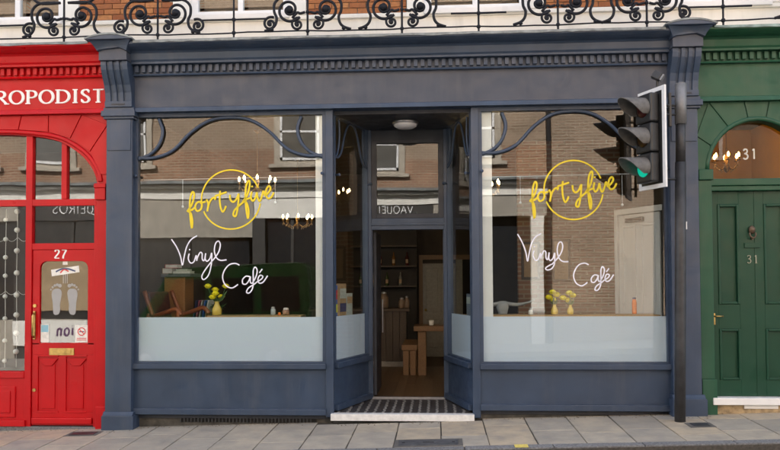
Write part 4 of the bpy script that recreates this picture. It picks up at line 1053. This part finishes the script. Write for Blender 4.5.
# leaflets and books standing in the side windows
def stand_book(name, label, p, w_, h, d, rot, mat, band=None, cat='book', group='books and boxes in the entrance side windows'):
    t = thing(name, label, cat, p, group); t['local'] = 1
    t.rotation_euler = (0, 0, rot)
    MB().box(-w_/2, w_/2, -d/2, d/2, 0, h).build('cover', mat, t, .003)
    if band: MB().box(-w_/2+.008, w_/2-.008, -d/2-.003, -d/2-.0005, h*.14, h*.40).build('printed_band', band, t)
    MB().box(-w_/2+.008, w_/2-.008, -d/2-.003, -d/2-.0005, h*.55, h*.85).build('printed_picture', PAPER['red'] if mat is PAPER['blue'] else PAPER['grey'] if mat is not PAPER['grey'] else PAPER['tan'], t)
shelf_l = thing('side_shelf', 'pine shelf behind the glass of the left side of the entrance', 'shelf', (-1.1, .5, 1.2))
MB().prism([(-1.25, .16), (-.97, .16), (-.70, 1.0), (-.98, 1.0)], 1.235, 1.262, 'z').build('board', PINE, shelf_l)
shelf_r = thing('side_shelf', 'pine shelf behind the glass of the right side of the entrance', 'shelf', (1.1, .5, 1.2))
MB().prism([(.925, .16), (1.2, .16), (.98, 1.0), (.67, 1.0)], 1.235, 1.262, 'z').build('board', PINE, shelf_r)
ST = 1.263
def inside(M, u): return tuple((M @ Vector((u, .075, ST)))[:])
A1 = math.atan2(M1[1][0], M1[0][0]); A2 = math.atan2(M2[1][0], M2[0][0])
stand_book('picture_book', 'tall blue and yellow printed book in the left entrance window', inside(M1, .16), .19, .41, .03, A1, PAPER['blue'], PAPER['yellow'])
stand_book('box', 'tan box standing between two books in the left entrance window', inside(M1, .40), .20, .43, .05, A1, PAPER['tan'], PAPER['navy'], 'box')
stand_book('picture_book', 'pale grey-green book standing nearest the door in the left entrance window', inside(M1, .63), .18, .30, .03, A1, PAPER['grey'])
stand_book('picture_book', 'blue and yellow printed book in the right entrance window', inside(M2, W2-.14), .17, .40, .03, A2, PAPER['blue'], PAPER['yellow'])
stand_book('picture_book', 'grey-blue patterned book nearest the door in the right entrance window', inside(M2, W2-.36), .20, .29, .03, A2, plain('cover_slate', (.15, .18, .22), .5, 0, .5, 90, 0))

# armchair on the raised window platform
plat = thing('window_platform', 'low dark platform under the armchair in the left window', 'platform', (-3.1, 1.0, .1))
MB().box(-3.60, -2.62, .20, 1.28, .1, .70).build('deck', DKWOOD, plat, .004)
ch = thing('armchair', 'teak armchair with dark leather back in the left window corner', 'armchair', (-3.28, .98, .70))
MB(Matrix.Translation((-3.43, .88, 1.05)) @ Matrix.Rotation(R(-20), 4, 'Z') @ Matrix.Rotation(R(-10), 4, 'Y')).box(-.05, .05, -.22, .22, -.02, .55).build('backrest', LEATHER, ch, .03)
MB(Matrix.Translation((-3.20, .80, 1.05)) @ Matrix.Rotation(R(-20), 4, 'Z')).box(-.22, .28, -.26, .26, -.05, .06).build('seat', LEATHER, ch, .03)
MC = Matrix.Translation((-3.20, .80, .70)) @ Matrix.Rotation(R(-20), 4, 'Z')
for s in (-1, 1):
    MB(MC).tube(smooth_path([(-.30, s*.28, .90), (-.17, s*.29, .62), (-.10, s*.30, .57), (.12, s*.30, .63), (.25, s*.30, .66), (.34, s*.30, .58)], 5), .032, 8, 1).build('arm', CHAIRW, ch, smooth=True)
    MB(MC).tube([(.30, s*.31, .64), (.36, s*.31, 0)], [.030, .02], 8).build('leg', CHAIRW, ch, smooth=True)
    MB(MC).tube([(-.20, s*.30, .60), (-.32, s*.30, 0)], [.030, .02], 8).build('leg', CHAIRW, ch, smooth=True)
    MB(MC).box(-.24, .33, s*.30-.02, s*.30+.02, .30, .37).build('side_rail', CHAIRW, ch, .006)
MB(MC).box(.30, .34, -.30, .30, .29, .36).build('front_rail', CHAIRW, ch, .006)
# cabinet with books on it
cab = thing('cabinet', 'orange wood cabinet with a dark top behind the armchair', 'cabinet', (-3.4, 1.6, .1))
MB().box(-3.58, -3.27, 1.40, 1.8, .09, 1.80).build('carcass', ORANGEW, cab, .006)
MB().box(-3.61, -3.17, 1.34, 1.86, 1.801, 1.85).build('top', POLEG, cab, .006)
MB().box(-3.57, -3.28, 1.385, 1.399, .2, 1.76).build('door', ORANGEW, cab, .005)
MB().ball((-3.31, 1.375, 1.1), .015).build('handle', BRASS, cab)
for (nm, x0, x1, z0, z1, c) in (('pale book lying at the bottom of the pile on the cabinet', -3.44, -3.19, 1.851, 1.885, 'white'), ('tan book at the left of the cabinet top', -3.60, -3.46, 1.851, 1.93, 'tan'), ('grey book on the pale book of the cabinet pile', -3.40, -3.23, 1.886, 1.915, 'grey'), ('red book on top of the pile on the cabinet', -3.56, -3.38, 1.931, 1.985, 'red')):
    t = thing('book', nm, 'book', (x0, 1.4, z0), 'books piled on the cabinet')
    MB().box(x0, x1, 1.38, 1.60, z0, z0+.004).build('cover', PAPER[c], t); MB().box(x0, x1, 1.38, 1.60, z1-.004, z1).build('cover', PAPER[c], t)
    MB().box(x0+.004, x1-.004, 1.386, 1.595, z0+.0042, z1-.0042).build('pages', PAPER['white'], t); MB().box(x0-.002, x0+.003, 1.38, 1.60, z0+.0041, z1-.0041).build('spine', PAPER[c], t)
# a box of records and a pot plant on a side table
stt = thing('side_table', 'dark side table carrying records and a pot plant', 'table', (-2.95, 1.58, .1))
MB().box(-3.2, -2.70, 1.36, 1.80, 1.11, 1.15).build('top', DKWOOD, stt, .004)
for x in (-3.18, -2.77):
    for y in (1.38, 1.72): MB().box(x, x+.05, y, y+.05, .09, 1.11).build('leg', DKWOOD, stt)
for i, c in enumerate(('navy', 'pink', 'grey', 'blue', 'white')):
    t = thing('record_sleeve', {'navy': 'navy record sleeve at the left of the leaning row', 'pink': 'pink record sleeve second in the leaning row', 'grey': 'grey record sleeve in the middle of the leaning row', 'blue': 'blue record sleeve fourth in the leaning row', 'white': 'white record sleeve nearest the pot plant'}[c], 'record', (-3.16+i*.045, 1.5, 1.15), 'record sleeves leaning on the side table')
    M_ = Matrix.Translation((-3.16+i*.045, 1.55, 1.151)) @ Matrix.Rotation(R(10), 4, 'Y')
    MB(M_).box(-.006, .006, -.14, .16, 0, .31).build('sleeve', PAPER[c], t)
    MB(M_).lathe([(.14, -.002), (.14, .002)], (0, .03, .155), 20, 'x').build('disc', BLACKP, t)
pp = thing('pot_plant', 'small green plant in a dark pot beside the record sleeves', 'plant', (-2.84, 1.55, 1.15))
MB().lathe([(.07, 1.151), (.09, 1.28), (.08, 1.28), (.07, 1.25)], (-2.84, 1.55, 0), 16).build('pot', POT, pp, smooth=True)
for i in range(26):
    a = i*2.4; L = .10+.07*((i*13) % 7)/7; ux, uy = math.cos(a), math.sin(a); zz = 1.26
    MB().add([(-2.84, 1.55, zz), (-2.84+ux*L*.5-uy*.02, 1.55+uy*L*.5+ux*.02, zz+.10), (-2.84+ux*L, 1.55+uy*L, zz+.10+.06*math.sin(i)), (-2.84+ux*L*.5+uy*.02, 1.55+uy*L*.5-ux*.02, zz+.11)], [(0, 1, 2, 3)]).build('leaf', LEAF, pp)
# longhorn skull ornament behind the right window
sk = thing('longhorn_skull', 'pale longhorn skull ornament low behind the right window', 'ornament', (1.28, .75, 1.1))
MB().tube([(1.28, .70, 1.18), (1.28, .74, 1.26), (1.28, .76, 1.36), (1.28, .78, 1.43)], [.035, .05, .085, .075], 12, .6).build('skull', BONE, sk, smooth=True)
for s in (-1, 1): MB().tube(smooth_path([(1.28+s*.05, .77, 1.41), (1.28+s*.20, .76, 1.40), (1.28+s*.34, .74, 1.43), (1.28+s*.42, .72, 1.47)], 5), [.03-.0014*i for i in range(16)], 8).build('horn', BONE, sk, smooth=True)
MB().tube([(1.28, .80, .10), (1.28, .80, 1.25)], .02, 8).build('stand', IRON, sk)
MB().lathe([(.14, .10), (.14, .12), (.02, .14)], (1.28, .80, 0), 16).build('stand_foot', IRON, sk)
# white panelled door standing at the right side of the room
wd = thing('white_door', 'white panelled inner door seen through the right window', 'door', (3.25, 1.35, .1))
MD = Matrix.Translation((3.25, 1.35, .1)) @ Matrix.Rotation(R(-62), 4, 'Z')
MB(MD).box(-.40, .40, -.02, .02, .004, 2.55).build('leaf', WHITE, wd, .004)
for x0, x1 in ((-.32, -.05), (.05, .32)):
    for z0, z1 in ((.15, .85), (1.05, 2.40)):
        f = MB(MD)
        for a, b_, c, d in ((x0, x0+.03, z0, z1), (x1-.03, x1, z0, z1), (x0+.03, x1-.03, z0, z0+.03), (x0+.03, x1-.03, z1-.03, z1)): f.box(a, b_, -.036, -.019, c, d)
        f.build('panel_moulding', WHITE, wd, .006)
MB(MD).box(-.22, .12, -.075, -.021, 2.44, 2.50).build('door_closer', BLACKP, wd, .008)
MB(MD).box(-.47, -.41, -.05, .05, .004, 2.64).build('door_frame', WHITE, wd, .004); MB(MD).box(-.47, .47, -.05, .05, 2.56, 2.64).build('door_frame', WHITE, wd, .004)
# framed pictures on a brick partition behind the right window
part_ = thing('brick_partition', 'brown brick partition wall behind the right window', 'wall', (2.0, 3.2, .1))
MB().box(1.75, 3.43, 3.2, 3.35, .1, 4.04).build('brickwork', OPPR, part_)
for (x, z, w_, h, lb) in ((1.95, 2.05, .30, .62, 'narrow framed print on the brick partition, left of the pair'), (2.45, 2.05, .30, .70, 'narrow framed print on the brick partition, nearer the white door')):
    t = thing('framed_picture', lb, 'picture', (x, 3.18, z), 'framed pictures on the brick partition')
    MB().box(x-w_/2, x+w_/2, 3.165, 3.198, z-h/2, z+h/2).build('frame', DKWOOD, t, .005); MB().box(x-w_/2+.04, x+w_/2-.04, 3.160, 3.166, z-h/2+.04, z+h/2-.04).build('print', PAPER['tan'], t)
# bar, shelves, table, bench and inner door seen through the doorway
bar = thing('bar_counter', 'dark boarded bar counter seen through the open doorway', 'counter', (-.6, 5.2, .1))
for k in range(14): MB().box(-2.0+k*.13, -1.874+k*.13, 4.98, 5.02, .20, 1.15).build('board', DKWOOD, bar, .004)
MB().box(-2.0, -.18, 5.02, 5.5, .1, 1.15).build('carcass', INTD, bar); MB().box(-2.05, -.12, 4.92, 5.55, 1.151, 1.20).build('top', DKWOOD, bar, .005)
MB().box(-2.0, -.18, 4.965, 5.02, .101, .195).build('kick_board', plain('pale_kickboard', (.34, .31, .27), .6), bar)
for i, (x, r, h) in enumerate(((-.62, .09, .28), (-.28, .06, .17), (-.18, .05, .20))):
    t = thing('bar_jar', ['large pale jar on the bar counter', 'small jar on the bar counter left of the end one', 'slim jar at the right end of the bar counter'][i], 'jar', (x, 5.15, 1.2), 'jars on the bar counter')
    MB().lathe([(r*.8, 0), (r, .02), (r, h*.75), (r*.6, h*.95), (r*.6, h)], (x, 5.15, 1.201), 14).build('body', plain('brown_jar%d' % i, (.22, .15, .10), .3), t, smooth=True)
    MB().lathe([(r*.62, h), (r*.62, h+.03), (.01, h+.035)], (x, 5.15, 1.201), 14).build('lid', STEEL, t)
shl = thing('back_bar_shelves', 'dark shelf unit with bottles behind the bar', 'shelves', (-.6, 6.6, .1))
MB().box(-1.4, -.02, 6.55, 6.88, .1, 3.2).build('back_panel', INTD, shl)
for zz in (1.60, 2.02, 2.44): MB().box(-1.4, -.02, 6.30, 6.549, zz, zz+.03).build('shelf', DKWOOD, shl)
for i in range(8):
    x = -1.2+.14*i; zz = (1.63, 2.05)[i % 2]
    t = thing('bottle', 'dim bottle number %s from the left on the %s back bar shelf' % (['one', 'one', 'two', 'two', 'three', 'three', 'four', 'four'][i], ['lower', 'middle'][i % 2]), 'bottle', (x, 6.4, zz), 'bottles on the back bar')
    MB().lathe([(.032, 0), (.036, .01), (.036, .17), (.014, .22), (.013, .28)], (x, 6.42, zz+.001), 12).build('body', plain('bottle%d' % i, [(.05, .08, .03), (.16, .07, .02), (.2, .2, .18), (.08, .02, .02)][i % 4], .12), t, smooth=True)
    MB().box(x-.026, x+.026, 6.382, 6.386, zz+.05, zz+.13).build('paper_label', PAPER['tan'], t)
inn_d = thing('inner_door', 'pale panelled inner door at the back of the café', 'door', (.35, 6.88, .1))
PALE = plain('dim_white_paint', (.30, .28, .235), .5)
MB().box(.10, .80, 6.85, 6.895, .1, 2.10).build('leaf', PALE, inn_d, .004)
for x0, x1 in ((.17, .42), (.48, .73)):
    for z0, z1 in ((.3, .9), (1.05, 2.0)): MB().box(x0, x1, 6.835, 6.852, z0, z1).build('panel', PALE, inn_d, .01)
MB().ball((.16, 6.82, 1.1), .03).build('handle', BRASS, inn_d, smooth=True)
MB().box(.02, .099, 6.80, 6.897, .1, 2.18).build('door_frame', SHADEDPINE, inn_d); MB().box(.02, 1.6, 6.80, 6.897, 2.181, 2.28).build('door_frame', SHADEDPINE, inn_d)
MB().box(.81, .95, 6.80, 6.897, .1, 2.18).build('door_frame', PALE, inn_d); MB().box(.951, 1.2, 6.87, 6.895, .1, 2.18).build('dark_gap', DARK, inn_d)
tbl = thing('dining_table', 'chunky pine table standing inside the café doorway', 'table', (.8, 3.8, .1))
MB().box(.0, 1.75, 3.55, 4.15, .86, .95).build('top', SHADEDPINE, tbl, .006)
for x in (.07, 1.5):
    for y in (3.6, 4.0): MB().box(x, x+.14, y, y+.10, .1, .859).build('leg', SHADEDPINE, tbl, .006)
bn = thing('bench', 'low chunky pine bench beside the table inside the doorway', 'bench', (.2, 3.9, .1))
MB().box(-.21, .06, 3.62, 4.9, .53, .62).build('seat', SHADEDPINE, bn, .006)
for x in (-.19, -.07):
    for y in (3.66, 4.7): MB().box(x, x+.10, y, y+.10, .1, .529).build('leg', SHADEDPINE, bn, .006)
gl = thing('glass_tumbler', 'small white cup on the pine table inside the doorway', 'cup', (.30, 3.75, .95))
MB().lathe([(.03, .951), (.04, .96), (.045, 1.04), (.04, 1.04), (.036, .97)], (.30, 3.75, 0), 14).build('body', PAPER['white'], gl, smooth=True)

# ------------------------------------------------------------------ the other side of the street (seen in the glass)
OY = -11.0
SURR = plain('weathered_stone_surround', (.44, .39, .32), .8, 0, .15, 5, .1); SASHG = plain('grey_sash_glass', (.13, .125, .115), .15, 0, .2, 3, 0)
opp = thing('opposite_building', 'sunlit brown brick building with cream cornice reflected in the shop windows', 'building', (-4, OY, 0))
def ob(name, mat, x0, x1, y0, y1, z0, z1, bev=0, parent=None): return MB().box(x0, x1, OY-y1, OY-y0, z0, z1).build(name, mat, parent or opp, bev)   # y0..y1 measured back from the front
ob('upper_wall', OPPB, -14, 3.35, 0, .4, 5.36, 10.2)
ob('lower_brick_band', OPPR, -14, 3.35, -.01, .4, 4.5, 5.36)
ob('cornice', LEAD, -14, 3.4, -.35, .3, 4.40, 4.49, .01); ob('cornice_mould', CREAM, -14, 3.38, -.22, .3, 4.30, 4.40, .02)
ob('frieze', CREAM, -14, 3.36, -.06, .3, 4.02, 4.30)
GREYB = plain('grey_beige_fascia', (.36, .33, .28), .7, 0, .15, 2, .1)
DKF = plain('dark_fascia', (.035, .034, .033), .5, 0, .2, 4, 0)
for x0, x1, mt in ((-14, -11.3, GREYB), (-11.3, -8.2, DKF), (-8.2, -4.6, GREYB), (-4.6, -2.6, CREAM), (-2.6, .3, DKF), (.3, 3.35, GREYB)):
    ob('fascia', mt, x0+.01, x1-.01, -.02, .3, 3.46, 4.018)
ob('fascia_apron', GREYB, -7.9, -4.62, -.03, .25, 2.95, 3.459)
ob('boarded_front', plain('tan_boarding', (.36, .26, .15), .7, 0, .15, 3, .1), -11.1, -8.45, .02, .22, .93, 2.35)
for x0, x1, z1 in ((-13.8, -11.4, 3.45), (-11.1, -8.4, 3.45), (-8.1, -4.75, 3.45), (-4.4, -2.7, 3.45), (-2.4, .1, 3.45), (.5, 2.9, 3.2)):
    ob('shop_glazing', DGLASS, x0, x1, .1, .2, .7, z1); ob('stall_riser', GREYB, x0, x1, .05, .2, -.6, .7)
    ob('glazing_bar', DKF, (x0+x1)/2-.04, (x0+x1)/2+.04, .05, .12, .7, z1)
for x in (-14, -11.3, -8.25, -4.6, -2.6, .25, 2.93): ob('shop_pilaster', CREAM if x > 2 or x < -13 else DKF, x-.02, x+.33, -.08, .3, -.7, 3.46, .01)
for wc in (-12.6, -10.35, -8.15, -3.32, -1.25, 1.45):
    ob('window_surround', SURR, wc-.72, wc+.72, -.05, .25, 4.95, 6.75, .01); ob('window_sill', SURR, wc-.85, wc+.85, -.14, .25, 4.84, 4.948, .01)
    ob('sash_glass', SASHG, wc-.54, wc+.54, -.066, -.052, 5.05, 6.6)
    for a, b_, c, d in ((wc-.54, wc-.48, 5.05, 6.6), (wc+.48, wc+.54, 5.05, 6.6), (wc-.54, wc+.54, 5.05, 5.12), (wc-.54, wc+.54, 5.8, 5.86)): ob('sash_bar', WHITE, a, b_, -.085, -.067, c, d)
ob('roof', LEAD, -14.2, 3.5, -.3, 6, 10.2, 10.4); ob('rear_mass', INTD, -14, 3.34, .4, 6, -.7, 10.19)
text('VAQUEIROS', -8.42, 3.66, .25, OY+.030, LETTW, opp, .014, False, 'sign_letter', .98, .08, face=1, dep=.01)
text('VAQUEIROS', -.30, 3.765, .22, OY+.030, LETTW, opp, .014, False, 'sign_letter', .98, .08, face=1, dep=.01)
ob('drainpipe', IRON, 3.36, 3.46, -.12, -.02, -.4, 8.3, .02)
bd = thing('sign_board', 'white board with purple letters reflected in the glass of the red door', 'sign', (-10.4, OY+.2, .5))
MB().box(-11.3, -9.2, OY+.12, OY+.16, .0, .68).build('panel', PAPER['white'], bd, .004)
text('ion', -9.56, .28, .26, OY+.166, plain('purple_print', (.10, .03, .12), .5), bd, .026, False, 'letter', 1.0, .16, face=1, dep=.004)
b2 = thing('opposite_brick_building', 'plain brown brick wall reflected in the right café window', 'building', (7, OY, 0))
MB().box(3.5, 14, OY-6, OY-.02, -.5, 10.2).build('wall', OPPB, b2)
MB().box(3.45, 14.1, OY-6, OY+.1, 10.201, 10.4).build('roof', LEAD, b2)
for wc in (7.4, 10.2):
    MB().box(wc-.6, wc+.6, OY-.03, OY+.03, 4.9, 6.6).build('window_surround', CREAM, b2, .01); MB().box(wc-.5, wc+.5, OY+.031, OY+.04, 5.0, 6.5).build('window_glass', DGLASS, b2)
    MB().box(wc-.7, wc+.7, OY-.02, OY+.03, .6, 2.6).build('window_surround', CREAM, b2, .01); MB().box(wc-.6, wc+.6, OY+.031, OY+.04, .7, 2.5).build('window_glass', DGLASS, b2)
op = MB(); op.add([(-60, OY-.1, zg(-60)-.03), (60, OY-.1, zg(60)-.03), (60, -8.95, zg(60)-.05), (-60, -8.95, zg(-60)-.05), (-60, OY-.1, zg(-60)-.4), (60, OY-.1, zg(60)-.4), (60, -8.95, zg(60)-.4), (-60, -8.95, zg(-60)-.4)],
    [(0, 1, 2, 3), (4, 5, 6, 7), (0, 1, 5, 4), (1, 2, 6, 5), (2, 3, 7, 6), (3, 0, 4, 7)])
tag(op.build('opposite_pavement', plain('far_paving', (.30, .285, .26), .9, 0, .25, 6, .3)), kind='structure')
# green van parked across the street, mirrored in the left café window
VX0, VX1, VYN, VYF = -6.9, -2.35, -6.95, -8.75
gz_ = zg(-4.5)-.185
van = thing('green_van', 'dark green van reflected in the left café window', 'van', (-4.6, -7.85, gz_))
tilt = Matrix.Translation((-4.6, 0, gz_)) @ Matrix.Rotation(-math.atan(.030), 4, 'Y')
prof = [(-2.25, .35), (-2.28, .9), (-2.18, 1.15), (-1.55, 1.35), (-.95, 2.18), (-.75, 2.32), (-.3, 2.40), (1.95, 2.42), (2.15, 2.36), (2.25, 2.15), (2.28, .95), (2.25, .35)]
ps = [(p.x, p.y) for p in smooth_path(prof, 3)]
MB(tilt).prism(ps, VYF, VYN).build('body', GRNV, van, .07)
for y, s in ((VYN, 1), (VYF, -1)):
    for x0, x1, x2 in ((-.95, -.05, .0), (.15, 1.05, 0), (1.2, 2.05, 0)):
        a, b_ = (y+.003, y+.012) if s > 0 else (y-.012, y-.003)
        pl = [(x0-.25 if x0 < -.9 else x0, 1.36), (x1, 1.36), (x1, 2.12), (x0+.25 if x0 < -.9 else x0, 2.12)]
        MB(tilt).prism(pl, a, b_).build('side_window', DGLASS, van, .003)
    for x in (-1.45, 1.45):
        cyl = MB(tilt); cyl.lathe([(.20, y-.20 if s > 0 else y+.20), (.33, y-.18 if s > 0 else y+.18), (.345, y-.02*s), (.33, y+.012*s), (.22, y+.015*s)], (x, 0, .345), 22, 'y')
        wv = cyl.build('wheel', BLACKP, van, smooth=True)
        MB(tilt).lathe([(.20, y+.005*s), (.17, y+.022*s), (.05, y+.03*s)], (x, 0, .345), 18, 'y').build('rim', STEEL, wv, smooth=True)
    MB(tilt).box(.10, .14, *sorted((y+.003*s, y+.008*s)), .5, 2.2).build('door_seam', BLACKP, van)
    MB(tilt).box(-2.2, 2.2, *sorted((y+.004*s, y+.02*s)), .62, .70).build('side_moulding', BLACKP, van)
    MB(tilt).lathe([(.07, -2.285), (.09, -2.25)], ((0), y-.22*s, .85), 14, 'x').build('headlight', DOME, van)
MB(tilt).box(-2.33, -2.2, VYF+.1, VYN-.1, .32, .58).build('bumper', BLACKP, van, .03); MB(tilt).box(2.2, 2.33, VYF+.1, VYN-.1, .32, .58).build('bumper', BLACKP, van, .03)
MB(tilt).add([(-1.56, VYF+.12, 1.37), (-1.56, VYN-.12, 1.37), (-.98, VYN-.18, 2.16), (-.98, VYF+.18, 2.16), (-1.52, VYF+.12, 1.345), (-1.52, VYN-.12, 1.345), (-.94, VYN-.18, 2.13), (-.94, VYF+.18, 2.13)], [(0, 1, 2, 3), (7, 6, 5, 4), (0, 1, 5, 4), (1, 2, 6, 5), (2, 3, 7, 6), (3, 0, 4, 7)]).build('windscreen', DGLASS, van)
# yellow paint marks on the kerb
for k, x in enumerate((1.27,)):
    t = thing('kerb_mark', 'short yellow paint mark on the kerb edge below the right window', 'road marking', (x, KY+.08, zg(x, KY)))
    a, b_ = x-.07, x+.07
    MB().add([(a, KY+.005, zg(a, KY)+.009), (b_, KY+.005, zg(b_, KY)+.009), (b_, KY+.14, zg(b_, KY+.14)+.009), (a, KY+.14, zg(a, KY+.14)+.009)], [(0, 1, 2, 3)]).build('paint', plain('yellow_road_paint', (.62, .50, .12), .8, 0, .3, 40, .2), t)
# grit and leaf scraps swept against the foot of the shopfronts
dbm = MB(); rd = random.Random(3)
for k in range(420):
    x = rd.uniform(-5.5, 5.2); y = -abs(rd.gauss(0, .05)) - (.02 if not (-3.85 < x < -3.4 or 3.2 < x < 3.65) else .19)
    if -.95 < x < .88: y -= .12
    r = rd.uniform(.003, .012); a = rd.uniform(0, 6.28); z = zg(x, y)+.001
    q = [(x+r*rd.uniform(.6, 1.3)*math.cos(a+j*1.57), y+r*rd.uniform(.6, 1.3)*math.sin(a+j*1.57), z) for j in range(4)]
    dbm.add(q+[(x, y, z+r*rd.uniform(.3, .8))], [(0, 1, 4), (1, 2, 4), (2, 3, 4), (3, 0, 4), (3, 2, 1, 0)])
tag(dbm.build('grit', plain('grit', (.13, .105, .075), .95, 0, .6, 60, 0)), 'grit and leaf scraps along the foot of the shopfronts', 'grit', kind='stuff')
settle()
